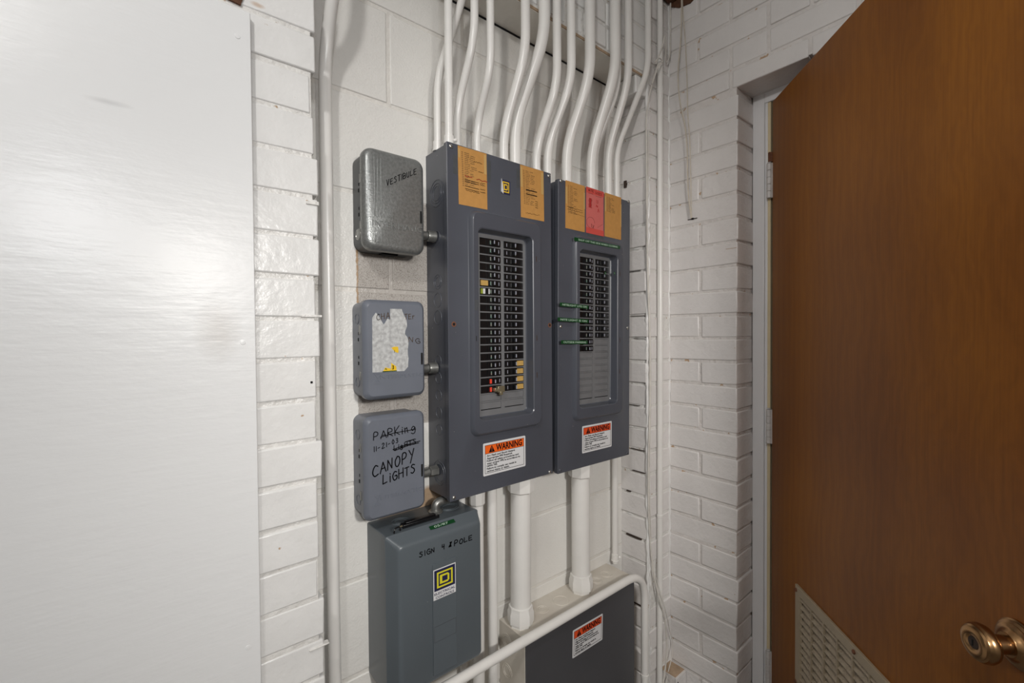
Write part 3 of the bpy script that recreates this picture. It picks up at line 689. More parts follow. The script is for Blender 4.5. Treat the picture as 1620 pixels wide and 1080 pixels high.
def sd_emblem(root, x, z, s, y, ym='yellow', nm='navy'):
    e = MB().box(0, s, -.0004, 0, 0, s * 1.0).build('brand_emblem', nm, root, smooth=0); e.location = (x, y, z)
    p = MB(); q = s * .075
    def frame_(o, i_):
        p.loft([[(x_, -.0003, z_) for x_, z_ in o], [(x_, -.0008, z_) for x_, z_ in o], [(x_, -.0008, z_) for x_, z_ in i_], [(x_, -.0003, z_) for x_, z_ in i_]], False, False)
    sq = lambda a: [(a, a), (s - a, a), (s - a, s - a), (a, s - a)]
    frame_(sq(s * .12), sq(s * .12 + q))
    a = s * .285; t = s * .085; b_ = s - a; k_ = t * .9
    frame_([(a - t * .3, a), (b_ - k_, a), (b_, a + k_), (b_, b_ - k_), (b_ - k_, b_), (a - t * .3, b_), (a - t * .3, b_ - t * .9), (a - t * .3, a + t * .9)],
           [(a + t, a + t), (b_ - k_ * 1.3, a + t), (b_ - t, a + k_ * 1.3), (b_ - t, b_ - k_ * 1.3), (b_ - k_ * 1.3, b_ - t), (a + t, b_ - t), (a + t, b_ - t * 1.05), (a + t, a + t * 1.05)])
    p.build('emblem_lines', ym, e, smooth=0)
    return e
def label_tape(root, x0, z0, x1, z1, h, text, y=-.0004, m='green', tx0=.08, tx1=.94):
    """embossed plastic label tape from (x0,z0) to (x1,z1)"""
    l = math.hypot(x1 - x0, z1 - z0)
    o = MB().box(0, l, -.0004, 0, 0, h).build('label_tape', m, root, smooth=0); o.location = (x0, y, z0); o.rotation_euler = (0, -math.atan2(z1 - z0, x1 - x0), 0)
    t = MB(); put_text(t, text, l * tx0, l * tx1, h * .24, h * .52, -.0008, bold=.006); t.build('embossed_text', 'mint', o, smooth=0)
    return o

# left load centre
AX, AZ = 0.5278, 0.9345
pa = thing('breaker_panel', 'slate grey breaker panel with two kraft directory cards, beside the three timer boxes', 'breaker panel', (AX, YF, AZ), 'slate grey breaker panels')
panel_shell(pa); ba = add_breakers(pa, (19, 19))
A = lambda x, z: (x - AX, z - AZ)
for x, z in ((.5383, 1.7285), (.8419, 1.7290), (.5378, .9429), (.8391, .9400)): screw_head(pa, x - AX, z - AZ)
for x in (.5420, .8424):
    h = MB().lathe([(-.001, .0062), (.0006, .0060), (.0007, .0035)], (x - AX, 0, 1.333 - AZ), (0, -1, 0), 18).build('screw_hole', 'rust', pa)
    MB().lathe([(0, .0036), (.0009, .0034)], (x - AX, 0, 1.333 - AZ), (0, -1, 0), 14).build('opening', 'hole', h)
c1 = card(pa, .5580 - AX, .6383 - AX, 1.6038 - AZ, 1.7350 - AZ, 'card', 19, 3, lean=-.012)
c2 = card(pa, .7432 - AX, .8240 - AX, 1.6046 - AZ, 1.7355 - AZ, 'card', 21, 5, lean=-.012)
t = MB(); rg = random.Random(2)
for (x, z, l, n) in ((.018, .0665, .020, 10), (.050, .0655, .031, 18)):
    stroke(t, [(x + l * i / n, z + rg.uniform(-.0016, .0016)) for i in range(n + 1)], .0007, -.0007)
t.build('red_pen_notes', 'inkr', c1, smooth=0)
t = MB()
for z in (.0590, .0548, .0445, .0385): stroke(t, [(.018, z), (.03, z - .0005), (.056, z - .001)], .0006, -.0007); stroke(t, [(.060 + i * .0016, z - .002 + rg.uniform(0, .003)) for i in range(10)], .0004, -.0007)
stroke(t, [(.020 + i * .002, .033 + rg.uniform(0, .003)) for i in range(20)], .0004, -.0007); stroke(t, [(.043 + i * .002, .1035 + rg.uniform(0, .003)) for i in range(13)], .0004, -.0007); stroke(t, [(.056 + i * .002, .0835 + rg.uniform(0, .0015)) for i in range(8)], .0004, -.0007)
t.build('pen_notes', 'ink', c1, smooth=0)
t = MB()
for z in (.0705, .0600): t.box(.018, .056, -.0009, -.0004, z, z + .0022)
stroke(t, [(.016 + i * .003, .012 + rg.uniform(0, .003)) for i in range(17)], .0003, -.0007)
for z in (.046, .041, .036, .031): stroke(t, [(.050 + i * .0016, z + rg.uniform(0, .0016)) for i in range(6)], .0005, -.0007)
t.build('crossed_out_lines', 'ink', c2, smooth=0)
MB().box(.0725, .0795, -.0006, -.0003, .082, .1275).build('tape_strip', 'tape', c1, smooth=0)
MB().box(.0005, .0055, -.0006, -.0003, .105, .1255).build('tape_strip', 'tape', c1, smooth=0)
MB().box(.0005, .0065, -.0006, -.0003, .076, .1260).build('tape_strip', 'tape', c2, smooth=0)
MB().box(.0715, .0800, -.0006, -.0003, .070, .1260).build('tape_strip', 'tape', c2, smooth=0)
for x0, x1, z0, z1 in ((.5440, .5590, 1.670, 1.712), (.6390, .6500, 1.672, 1.722), (.7300, .7420, 1.676, 1.722)): MB().box(x0 - AX, x1 - AX, -.00025, .0001, z0 - AZ, z1 - AZ).build('tape_residue', 'greytape', pa, smooth=0)
em = sd_emblem(pa, .6815 - AX, 1.6520 - AZ, .0265, -.0002)
em.scale = (1, 1, 1.28)
MB().loft([[(-.0025, -.0002, .003), (.005, -.0002, -.0005), (.006, -.0002, .006), (-.001, -.0002, .0275)], [(-.003, -.0030, .003), (.0045, -.0014, -.0005), (.0055, -.0016, .006), (-.0016, -.0034, .0275)]]).build('peeling_corner', 'wlabel', em, smooth=0)
warn_label(pa, .6198 - AX, .9732 - AZ)
for y, z, rr in ((.049, .700, (.0305, .0225, .0165)), (.049, .600, (.0125,)), (.049, .497, (.0165, .0110)), (.049, .455, (.0165,)), (.049, .415, (.0165,)), (.049, .315, (.0125,)), (.049, .275, (.0125,)), (.049, .235, (.0125,)), (.049, .195, (.0125,)), (.049, .155, (.0125,)), (.049, .055, (.0280, .0200))):
    knockout_side(pa, y, z, rr)
for x, z in ((.2560, .567), (.2560, .3650), (.2560, .2700)):
    MB().box(x - .0016, x + .0016, -.0128, -.0120, z - .007, z + .007).build('latch_slot', 'darkrust', pa, bevel=.0008)
MB().box(.0662, .0680, -.0128, -.0120, .360, .372).build('latch_slot', 'hole', pa)
MB().box(.0635, .0730, -.0127, -.0122, .430, .455).build('tape_residue', 'greytape', pa)
# tags and special marks on single breakers
def btag(b, x0, x1, m='tag', y=.0078, z0=.0022, z1=.0145, ink=True):
    o = MB().box(x0, x1, y, y + .003, z0, z1).build('circuit_tag', m, b, smooth=0)
    if ink:
        q = MB(); rg = random.Random(int(x0 * 1e5))
        for r_ in range(2):
            for i in range(int((x1 - x0) / .0026)): q.box(x0 + .0012 + i * .0024, x0 + .0028 + i * .0024, y - .0002, y + .0002, z0 + .0025 + r_ * .0048 + rg.uniform(0, .001), z0 + .0048 + r_ * .0048)
        return o
    return o
btag(ba[(0, 5)], .0002, .0215); btag(ba[(0, 6)], .0002, .0060, 'grntag'); btag(ba[(0, 6)], .0068, .0130, 'wlabel', ink=False); btag(ba[(0, 6)], .0230, .0270, 'wlabel', ink=False)
for i, (k, a, b_) in enumerate(((15, .0275, .0590), (16, .0330, .0580), (17, .0345, .0585), (18, .0345, .0585))): btag(ba[(1, k)], a, b_, y=.0080)
for k in (17, 18): MB().box(.0230, .0285, .0050, .0070, .0030, .0135).build('trip_flag', 'redwin', ba[(0, k)], smooth=0)
lk = MB().box(.0310, .0400, -.0040, .0060, .0030, .0120).box(.0395, .0600, -.0060, .0050, .0005, .0155).box(.0450, .0540, -.0070, .0000, -.0060, .0030).build('handle_lock', 'brassdull', ba[(0, 18)], bevel=.001)

# right load centre, hung very slightly off plumb
BX, BZ0, TH = 0.8697, 0.9272, 0.0112
pb = thing('breaker_panel', 'slate grey breaker panel with a red card between kraft cards, nearest the brick corner', 'breaker panel', (BX, YF, BZ0), 'slate grey breaker panels', (0, TH, 0))
panel_shell(pb); bb = add_breakers(pb, (14, 12))
def B(x, z): return (x - BX - TH * (z - BZ0), z - BZ0 + TH * (x - BX))
for x, z in ((.8874, 1.7255), (1.1920, 1.7245), (.8780, .9364), (1.1795, .9301), (.8843, 1.3294), (1.1850, 1.3269)):
    p = B(x, z); screw_head(pb, p[0], p[1], m='steel' if z > 1 else 'panel')
def bcard(q, m, lines, seed): 
    p = B(q[0], q[1]); s = B(q[2], q[3]); return card(pb, p[0], s[0], p[1], s[1], m, lines, seed)
d1 = bcard((.9046, 1.6005, .9858, 1.7310), 'card', 19, 8); d2 = bcard((.9900, 1.5995, 1.0696, 1.7310), 'red', 0, 9); d3 = bcard((1.0733, 1.6003, 1.1550, 1.7300), 'card', 11, 10)
MB().box(.0005, .0065, -.0006, -.0003, .068, .114).build('tape_strip', 'tape', d1, smooth=0); MB().box(.0745, .0800, -.0006, -.0003, .066, .112).build('tape_strip', 'tape', d1, smooth=0)
MB().box(.0005, .0060, -.0006, -.0003, .075, .120).build('tape_strip', 'tape', d3, smooth=0); MB().box(.0765, .0810, -.0006, -.0003, .040, .110).build('tape_strip', 'tape', d3, smooth=0)
t = MB(); rg = random.Random(6)
for z in (.058, .052): stroke(t, [(.008 + i * .0035, z + rg.uniform(0, .003)) for i in range(19)], .0003, -.0007)
stroke(t, [(.012, .048), (.078, .044)], .0002, -.0007); stroke(t, [(.006, .0605), (.035, .060)], .0004, -.0007)
t.build('pen_notes', 'ink', d1, smooth=0)
MB().box(0, .0796, -.0006, -.0003, 0, .0165).build('card_band', 'redtape', d2, smooth=0); MB().box(0, .0796, -.0006, -.0003, .116, .1315).build('card_band', 'redtape', d2, smooth=0)
t = MB(); hand(t, 'NITE', .010, .121, .034, .121, .006, -.0009, .0004); hand(t, 'SITES', .040, .119, .070, .119, .006, -.0009, .0004); stroke(t, [(.010, .1155), (.030, .1155)], .0002, -.0008); stroke(t, [(.042, .1130), (.068, .1130)], .0002, -.0008)
hand(t, 'xx', .022, .020, .036, .014, .012, -.0007, .0002); stroke(t, [(.02 + .018 * math.cos(i * .5), .032 + .016 * math.sin(i * .5)) for i in range(13)], .0002, -.0006); stroke(t, [(.05, .022), (.075, .036)], .0002, -.0006); t.build('pencil_notes', 'ink', d2, smooth=0)
t = MB(); stroke(t, [(.012 + (i % 2) * .012 + rg.uniform(-.002, .002), .102 - i * .0013) for i in range(22)], .0006, -.0007); hand(t, '13', .043, .093, .058, .093, .009, -.0007, .0005); hand(t, 'Ano', .043, .082, .062, .081, .006, -.0007, .0005); hand(t, 'A', .051, .068, .059, .068, .011, -.0007, .0005)
t.build('red_marker_notes', 'inkr', d2, smooth=0)
MB().box(B(1.000, 1.59)[0], B(1.068, 1.59)[0], -.0003, .0001, B(1.03, 1.5905)[1], B(1.03, 1.5990)[1]).build('tape_residue', 'greytape', pb, smooth=0)
def btape(q, text, h, y=-.0131, **k):
    p = B(q[0], q[1]); s = B(q[2], q[3]); return label_tape(pb, p[0], p[1], s[0], s[1], h, text, y, **k)
btape((.9260, 1.5663, 1.1310, 1.5663), 'SHUT OFF THIS SIDE WHEN CLOSING', .0098)
btape((.8680, 1.3842, .9830, 1.3800), 'NITELIGHT LITE ON', .0098)
btape((.8595, 1.3440, .9830, 1.3400), 'NITE LIGHT IS ON', .0098)
btape((.8720, 1.2826, .9790, 1.2800), 'OUTSIDE PARKING', .0098)
for x0, x1, z in ((1.078, 1.084, 1.487), (1.100, 1.106, 1.487)):
    p = B(x0, z); label_tape(pb, p[0], p[1], p[0] + .007, p[1], .0085, 'L', -.0131 if x0 > 1.09 else .004, tx0=.3, tx1=.6)
p = B(.9690, .9665); warn_label(pb, p[0], p[1], .1340, .0780, 'redor')
for z in (.567, .3650, .2700):
    MB().box(.2544, .2576, -.0128, -.0120, z - .007, z + .007).build('latch_slot', 'darkrust', pb, bevel=.0008)
for k in range(7, 12):       # newer breakers with matt grey faces
    MB().box(.0245, .0605, .0080, .0095, .0010, .0155).build('face_plate', 'matte', bb[(1, k)], bevel=.0006)
    MB().lathe([(0, .0011), (.0004, .0010)], (.0560, .0080, .0085), (0, -1, 0), 10).build('test_button', 'markglint', bb[(1, k)])

# ------------------------------------------------------------------ timer boxes
def timer(label, x0, x1, z0, z1, hammered=False):
    wd, ht = x1 - x0, z1 - z0; YT = 0.885; dp = YW - YT
    t = thing('timer_box', label, 'timer box', (x0, YT, z0), 'timer boxes left of the breaker panels')
    rc = .020 if hammered else .016
    case = MB().loft([rrect(.003, wd - .003, .003, ht - .003, rc, dp, 6), rrect(.003, wd - .003, .003, ht - .003, rc, .0225, 6)], True, True).build('case', 'hamside' if hammered else 'timer', t)
    cm = 'hammer' if hammered else 'timer'
    if hammered:
        L_ = [rrect(0, wd, 0, ht, rc, .0225, 6), rrect(0, wd, 0, ht, rc, .012, 6), rrect(.0015, wd - .0015, .0015, ht - .0015, rc, .006, 6), rrect(.006, wd - .006, .006, ht - .006, rc, .0018, 6), rrect(.012, wd - .012, .012, ht - .012, rc * .8, 0, 6)]
    else:
        L_ = [rrect(0, wd, 0, ht, rc, .0225, 6), rrect(0, wd, 0, ht, rc, .010, 6), rrect(.0012, wd - .0012, .0012, ht - .0012, rc, .0072, 6), rrect(.0065, wd - .0065, .0065, ht - .0065, rc * .75, .0012, 6), rrect(.0083, wd - .0083, .0083, ht - .0083, rc * .65, 0, 6)]
    cv = MB().loft(L_, True, True).build('cover', cm, t, smooth=40 if hammered else 19)
    MB().box(wd - .0130, wd - .0088, -.0009 if hammered else -.0005, .006, ht * .330, ht * .455).build('latch_opening', 'hole', cv)
    MB().box(wd - .0114, wd - .0100, -.0014, .004, ht * .360, ht * .420).build('latch_tab', 'black', cv)
    for q in (.70, .24): MB().box(-.0007, .0030, .0195, .0265, ht * q - .009, ht * q + .009).build('hinge', 'greysteel', t, bevel=.0004)
    for q in ((.60), (.36)):
        MB().box(.0024, .0034, .036, .040, ht * q - .003, ht * q + .004).build('slot_opening', 'hole', case); MB().box(.0024, .0034, .036, .038, ht * q + .010, ht * q + .016).build('slot_opening', 'hole', case)
    knockout_side(t, .045, ht * .17, (.0105,), .003, 'steel' if hammered else 'timer')
    if hammered: MB().lathe([(0, .0120), (.0010, .0115), (.0018, .004)], (.003, .040, ht * .17), (-1, 0, 0), 20).build('knockout_plug', 'greysteel', t)
    else: knockout_side(t, .045, ht * .81, (.0105,), .003, 'timer')
    return t, cv
def big_i(mb, x, z, s, y, th):
    for a in (((0, 0), (.75, 0), (.375, .52)), ((0, 1), (.375, .48), (.75, 1))):
        o = [(x + p * s, z + q * s) for p, q in a]; cx = sum(p for p, _ in o) / 3; cz = sum(q for _, q in o) / 3
        i = [(cx + (p - cx) * .55, cz + (q - cz) * .55) for p, q in o]
        mb.loft([[(p, y + th, q) for p, q in o], [(p, y, q) for p, q in o], [(p, y, q) for p, q in i], [(p, y + th, q) for p, q in i]], False, False)

t1, cv = timer('hammered grey metal timer box marked VESTIBULE, topmost of three', .3515, .4885, 1.4850, 1.6935, True)
X0, Z0 = .3515, 1.485
m1 = MB()
for x in (.3730, .3800, .3870):
    for a, b in ((1.552, 1.674), (1.500, 1.530)): m1.box(x - X0 - .0010, x - X0 + .0010, -.0012, .0014, a - Z0, b - Z0)
m1.build('rib', 'hammer', cv, bevel=.0006)
tx = MB(); put_text(tx, 'INTER·MATIC', .3675 - X0, .4800 - X0, 1.5335 - Z0, .0118, -.0012, bold=0, thick=.0014); tx.build('raised_lettering', 'hammer', cv, smooth=0)
tx = MB(); hand(tx, 'VESTIBULE', .3990 - X0, 1.6190 - Z0, .4700 - X0, 1.6610 - Z0, .0115, -.0008, .00065); tx.build('marker_writing', 'ink', cv, smooth=0)
MB().box(.055, .090, .040, .060, -.0005, .0035).build('slot_opening', 'hole', t1)

t2, cv = timer('slate grey timer box with torn white paper label, between two other timers', .3470, .4870, 1.1765, 1.3830)
X0, Z0 = .347, 1.1765
PP = [(0.3724, 1.3561), (0.3644, 1.3452), (0.3635, 1.2337), (0.4000, 1.2331), (0.4339, 1.2328), (0.4426, 1.2414), (.4432, 1.2505), (0.4441, 1.2595), (.4428, 1.268), (0.4423, 1.2776), (.4441, 1.288), (0.4445, 1.298), (.441, 1.306), (0.4361, 1.3116), (.4375, 1.320), (0.4412, 1.3274), (.4412, 1.336), (0.4402, 1.3432), (.435, 1.351), (0.4306, 1.361), (0.4295, 1.365), (0.4033, 1.3646), (0.4035, 1.3415), (0.3973, 1.3443), (0.3914, 1.3348), (0.389, 1.3315), (.3855, 1.337), (0.3817, 1.344), (.377, 1.350)]
pl = MB().prism([(x - X0, z - Z0) for x, z in PP], 0.0, -.0006).build('torn_label', 'paper', cv, smooth=0)
for P_ in ([(0.4046, 1.2831), (0.4085, 1.2795), (0.4116, 1.2752), (0.4199, 1.2716), (0.4211, 1.276), (0.4201, 1.285), (.412, 1.2855)], [(0.3860, 1.2350), (0.4029, 1.2350), (0.4029, 1.2400), (.396, 1.2412), (0.3914, 1.2430)], [(0.4038, 1.2350), (0.4160, 1.2350), (0.4153, 1.2439), (.409, 1.248), (0.4043, 1.2522)]):
    MB().prism([(x - X0, z - Z0) for x, z in P_], -.0004, -.0009).build('yellow_remnant', 'yellow', pl, smooth=0)
MB().box(.3850 - X0, .4165 - X0, -.0010, -.0004, 1.2334 - Z0, 1.2352 - Z0).build('green_remnant', 'green', pl, smooth=0)
tx = MB(); hand(tx, '3', .4065 - X0, 1.2385 - Z0, .4125 - X0, 1.2385 - Z0, .0070, -.0012, .0007); hand(tx, '1c', .411 - X0, 1.273 - Z0, .420 - X0, 1.2725 - Z0, .005, -.0012, .0005); hand(tx, 'n', .391 - X0, 1.238 - Z0, .398 - X0, 1.236 - Z0, .004, -.0012, .0005); tx.build('print_remnant', 'green', pl, smooth=0)
tx = MB(); hand(tx, 'CHA', .3735 - X0, 1.3405 - Z0, .4045 - X0, 1.3450 - Z0, .0125, -.0008, .0006); hand(tx, 'TEr', .4360 - X0, 1.3430 - Z0, .4640 - X0, 1.3455 - Z0, .0110, -.0008, .0006)
hand(tx, 'NG', .4450 - X0, 1.2955 - Z0, .4760 - X0, 1.2900 - Z0, .0105, -.0008, .0006); tx.build('marker_writing', 'inkb', cv, smooth=0)
tx = MB(); put_text(tx, 'NTERMATIC', .3800 - X0, .4780 - X0, 1.2195 - Z0, .0078, -.0009, bold=0, thick=.0012); big_i(tx, .3660 - X0, 1.2095 - Z0, .0225, -.0009, .0012); tx.build('raised_lettering', 'timer', cv, smooth=0)

t3, cv = timer('slate grey timer box marked CANOPY LIGHTS in black, lowest of three', .3455, .4845, .9265, 1.1430)
X0, Z0 = .3455, .9265
tx = MB(); Y_ = -.0008
hand(tx, 'PARKing', .3640 - X0, 1.0955 - Z0, .4640 - X0, 1.1010 - Z0, .0150, Y_, .00085); stroke(tx, [(.379 - X0, 1.0990 - Z0), (.410 - X0, 1.1035 - Z0), (.459 - X0, 1.1045 - Z0)], .0008, Y_)
hand(tx, '11-21-03', .3640 - X0, 1.0710 - Z0, .4220 - X0, 1.0835 - Z0, .0100, Y_, .00075)
rg = random.Random(9); hand(tx, 'LigHTS', .4080 - X0, 1.0665 - Z0, .4620 - X0, 1.0735 - Z0, .0100, Y_, .0008)
stroke(tx, [(.406 - X0, 1.0690 - Z0), (.430 - X0, 1.0730 - Z0), (.469 - X0, 1.0770 - Z0)], .0009, Y_); stroke(tx, [(.410 - X0, 1.0660 - Z0), (.440 - X0, 1.0720 - Z0), (.466 - X0, 1.0735 - Z0)], .0009, Y_); stroke(tx, [(.434 - X0, 1.0805 - Z0), (.454 - X0, 1.0830 - Z0)], .0009, Y_)
hand(tx, 'CANOPY', .3610 - X0, 1.0195 - Z0, .4590 - X0, 1.0420 - Z0, .0215, Y_, .00115)
hand(tx, 'LiGHTS', .3830 - X0, 1.0005 - Z0, .4610 - X0, 1.0110 - Z0, .0185, Y_, .00115)
tx.build('marker_writing', 'ink', cv, smooth=0)
tx = MB(); put_text(tx, 'NTERMATIC', .3775 - X0, .4750 - X0, .9685 - Z0, .0080, -.0009, bold=0, thick=.0012); big_i(tx, .3635 - X0, .9585 - Z0, .0230, -.0009, .0012); tx.build('raised_lettering', 'timer', cv, smooth=0)

# nipples joining the timers to the left panel
for z, wh in ((1.536, 'hammered top timer'), (1.2330, 'paper-labelled timer'), (.9940, 'CANOPY LIGHTS timer')):
    o = MB(); o.tube([(.478, .915, z), (.5075, .915, z)], .0095, 20)
    nm = thing('conduit_nipple', 'short galvanised nipple joining the %s to the breaker panel' % wh, 'pipe fitting', (.50, .915, z), 'nipples between timers and panel')
    def off(ob): ob.location = (-.50, -.915, -z); return ob
    off(o.build('nipple', 'greysteel', nm))
    q = MB(); q.lathe([(0, .0112), (.004, .0125), (.012, .0125), (.017, .0135), (.0195, .0135)], (.5085, .915, z), (1, 0, 0), 6 if wh[0] == 'C' else 18); off(q.build('locknut', 'greysteel', nm))

# ------------------------------------------------------------------ contactor enclosure
cx0, cx1, cz0, cz1, cyf = .3745, .6030, .5630, .9010, .8280
ct = thing('contactor_box', 'blue-grey contactor enclosure marked SIGN 4 POLE below the timers', 'electrical box', (cx0, cyf, cz0))
wd, ht = cx1 - cx0, cz1 - cz0; yb = YW - cyf; yl = .0340
MB().loft([rrect(.002, wd - .002, .002, ht - .001, .004, yb), rrect(.002, wd - .002, .002, ht - .001, .004, yl)]).build('case', 'contact', ct)
cv = MB().loft([rrect(.0, wd, 0, ht, .006, yl + .004), rrect(0, wd, 0, ht, .006, .0300), rrect(.0018, wd - .0018, .0018, ht - .0018, .007, .0275), rrect(.0125, wd - .0105, .0125, ht - .0125, .010, .0060), rrect(.0140, wd - .0120, .0142, ht - .0142, .010, .0032), rrect(.0162, wd - .0140, .0165, ht - .0165, .010, .0010), rrect(.0195, wd - .0170, .0200, ht - .0200, .008, 0)], True, True).build('cover', 'contact', ct, smooth=30)
MB().loft([rrect(.4638 - cx0, .5225 - cx0, .5900 - cz0, .8275 - cz0, .0015, .001), rrect(.4645 - cx0, .5218 - cx0, .5908 - cz0, .8268 - cz0, .0015, -.0022)]).build('centre_strip', 'contact', cv)
lb = MB().box(.4655 - cx0, .5205 - cx0, -.0027, -.0010, .7505 - cz0, .8150 - cz0).build('maker_label', 'wlabel', cv, smooth=0)
e = sd_emblem(lb, .4675 - cx0, .7690 - cz0, .0510, -.0027, 'lemon', 'navy'); e.scale = (1, 1, .86)
tx = MB(); put_text(tx, 'ELECTRICAL', .4675 - cx0, .5185 - cx0, .7605 - cz0, .0048, -.0031, bold=.012); put_text(tx, 'CONTROLS', .4705 - cx0, .5155 - cx0, .7525 - cz0, .0048, -.0031, bold=.012); tx.build('lettering', 'navy', lb, smooth=0)
m1 = MB(); a, b, c, d = .4665 - cx0, .5205 - cx0, .6600 - cz0, .6930 - cz0
for q in ((a, b, c, c + .0006), (a, b, d, d + .0006), (a, a + .0006, c, d), (b - .0006, b, c, d)): m1.box(q[0], q[1], -.0025, -.0012, q[2], q[3])
m1.build('plate_outline', 'panel2', cv, smooth=0)
tx = MB(); hand(tx, 'SIGN', .4350 - cx0, .8520 - cz0, .4740 - cx0, .8525 - cz0, .0100, -.0006, .0009); hand(tx, '4', .4885 - cx0, .8520 - cz0, .4985 - cx0, .8520 - cz0, .0100, -.0006, .0009); hand(tx, 'POLE', .5195 - cx0, .8500 - cz0, .5700 - cx0, .8500 - cz0, .0100, -.0006, .0010)
for i in range(5): stroke(tx, [(.5055 - cx0 + i * .0014, .8520 - cz0), (.5085 - cx0 + (4 - i) * .0010, .8610 - cz0)], .0011, -.0006)
tx.build('marker_writing', 'ink', cv, smooth=0)
tp = MB().box(0, .062, -.0004, 0, 0, .0095).build('label_tape', 'green', ct, smooth=0); tp.location = (.4700 - cx0, .0137, ht - .0067); tp.rotation_euler = (R(-63.5), 0, 0)
tq = MB(); put_text(tq, '05/87', .010, .045, .0022, .0052, -.0008, bold=.006); tq.build('embossed_text', 'mint', tp, smooth=0)
kk = MB()
for x, y, rr in ((.060, .085, (.020, .013)), (.185, .085, (.024, .017))):
    for q in rr:
        n = 24; kk.loft([[(x + a_ * math.cos(i * 2 * math.pi / n), y + a_ * math.sin(i * 2 * math.pi / n) * .9, zz) for i in range(n)] for a_, zz in ((q + .0008, ht - .001), (q, ht - .0001), (q - .0008, ht - .001))], False, False)
kk.build('knockout', 'contact', ct)
# elbow from panel to contactor
eb = thing('elbow_fitting', 'galvanised elbow joining the breaker panel to the contactor box below', 'pipe fitting', (.520, .905, .901))
pth = bend_path([(.552, .905, .9235), (.518, .905, .9235), (.518, .905, .9015)], .018, 8)
def offe(o, v): o.location = (-v[0], -v[1], -v[2]); return o
offe(MB().tube(pth, .0098, 18).build('elbow', 'greysteel', eb), (.52, .905, .901))
offe(MB().lathe([(0, .0165), (.003, .0165), (.005, .0120), (.007, .0118)], (.518, .905, .9012), (0, 0, 1), 20).build('locknut', 'greysteel', eb), (.52, .905, .901))
bar = MB().box(.420, .508, .870, .885, .9015, .9085).box(.428, .500, .872, .883, .9085, .9120).build('latch_bar', 'black', bevel=.001); tag(bar, 'black plastic bar lying on top of the contactor box', 'plastic bar')
clip = thing('wire_clip', 'small black clip with brass tip on the contactor box top', 'clip', (.400, .868, .901))
offe(MB().tube(smooth_path([(.396, .862, .9018), (.397, .862, .9085), (.402, .864, .9105), (.410, .866, .9095), (.412, .866, .9018)]), .0016, 8).build('clip_body', 'black', clip), (.4, .868, .901))
offe(MB().tube([(.409, .866, .9095), (.4165, .867, .9100)], .0016, 10).build('brass_tip', 'brassdull', clip), (.4, .868, .901))

# ------------------------------------------------------------------ lower trough
tx0, tx1, tz0, tz1, tyf = .7400, 1.2000, .070, .5350, .8455
tr = thing('wiring_trough', 'beige wiring box with dark grey cover, low under the breaker panels', 'electrical box', (tx0, tyf, tz0))
wd, ht = tx1 - tx0, tz1 - tz0; yb = YW - tyf
MB().box(0, wd, .0035, yb, 0, ht).build('case', 'trough', tr, bevel=.0015)
tcv = MB().loft([rrect(.0005, wd + .0005, 0, ht - .0010, .002, .0040), rrect(.0005, wd + .0005, 0, ht - .0010, .002, .0008), rrect(.0013, wd - .0003, .0008, ht - .0018, .002, 0)]).build('cover', 'panel2', tr)
warn_label(tr, .9110 - tx0, .4065 - tz0, .1300, .0775, 'redor', rot=.030)
kk = MB()
for x, y, rr in ((.8590, .9100, (.017, .011)), (.9290, .9050, (.023,)), (1.0900, .9060, (.018, .012)), (1.1420, .9100, (.018, .012))):
    for q in rr:
        n = 24; kk.loft([[(x - tx0 + a_ * math.cos(i * 2 * math.pi / n), y - tyf + a_ * math.sin(i * 2 * math.pi / n), zz) for i in range(n)] for a_, zz in ((q + .0011, ht), (q, ht + .0011), (q - .0011, ht))], False, False)
kk.build('knockout', 'trough', tr)
knockout_side(tr, .922 - tyf, .4930 - tz0, (.018, .012), 0, 'trough'); knockout_side(tr, .922 - tyf, .4120 - tz0, (.019, .013), 0, 'trough')

# ------------------------------------------------------------------ conduits
def conduit(label, pts, rad, bend=.05, fits=(), group=None, n=18, cat='conduit', m='conduit'):
    """fits: (z, kind) fittings on a vertical end; kind 'hex', 'ring', 'set' or 'up'"""
    b = pts[-1]; o = thing('conduit', label, cat, b, group)
    tb = MB().tube(bend_path(pts, bend), rad, n).build('pipe', m, o); tb.location = (-b[0], -b[1], -b[2])
    for (x, y, z, kind) in fits:
        mb = MB()
        if kind == 'hex': mb.lathe([(0, rad * 1.16), (.008, rad * 1.18), (.009, rad * 1.30), (.034, rad * 1.30), (.040, rad * 1.20), (.050, rad * 1.17), (.052, rad * 1.04)], (x, y, z), (0, 0, 1), 8)
        elif kind == 'hexdown': mb.lathe([(0, rad * 1.30), (.004, rad * 1.34), (.044, rad * 1.30), (.048, rad * 1.12)], (x, y, z), (0, 0, -1), 8)
        elif kind == 'ring': mb.lathe([(0, rad * 1.04), (.001, rad * 1.14), (.010, rad * 1.14), (.011, rad * 1.02)], (x, y, z), (0, 0, 1), n)
        elif kind == 'sleeve': mb.lathe([(0, rad * 1.02), (.002, rad * 1.10), (.040, rad * 1.10), (.042, rad * 1.02)], (x, y, z), (0, 0, 1), n)
        else: mb.lathe([(0, rad * 1.36), (.003, rad * 1.36), (.004, rad * 1.22), (.022, rad * 1.22), (.023, rad * 1.05)], (x, y, z), (0, 0, 1), n)
        q = mb.build('fitting', m, o, smooth=30); q.location = (-b[0], -b[1], -b[2])
        if kind == 'set':
            s = MB().lathe([(0, .0040), (.006, .0040), (.007, .003)], (x + rad * .9, y - rad * .9, z + .012), (.6, -.8, 0), 10).build('set_screw', m, o); s.location = (-b[0], -b[1], -b[2])
    return o
TA = AZ + PH - .003; TB = BZ0 + PH - .003
UP = 'conduits rising from the breaker panels'
ZT = 2.70
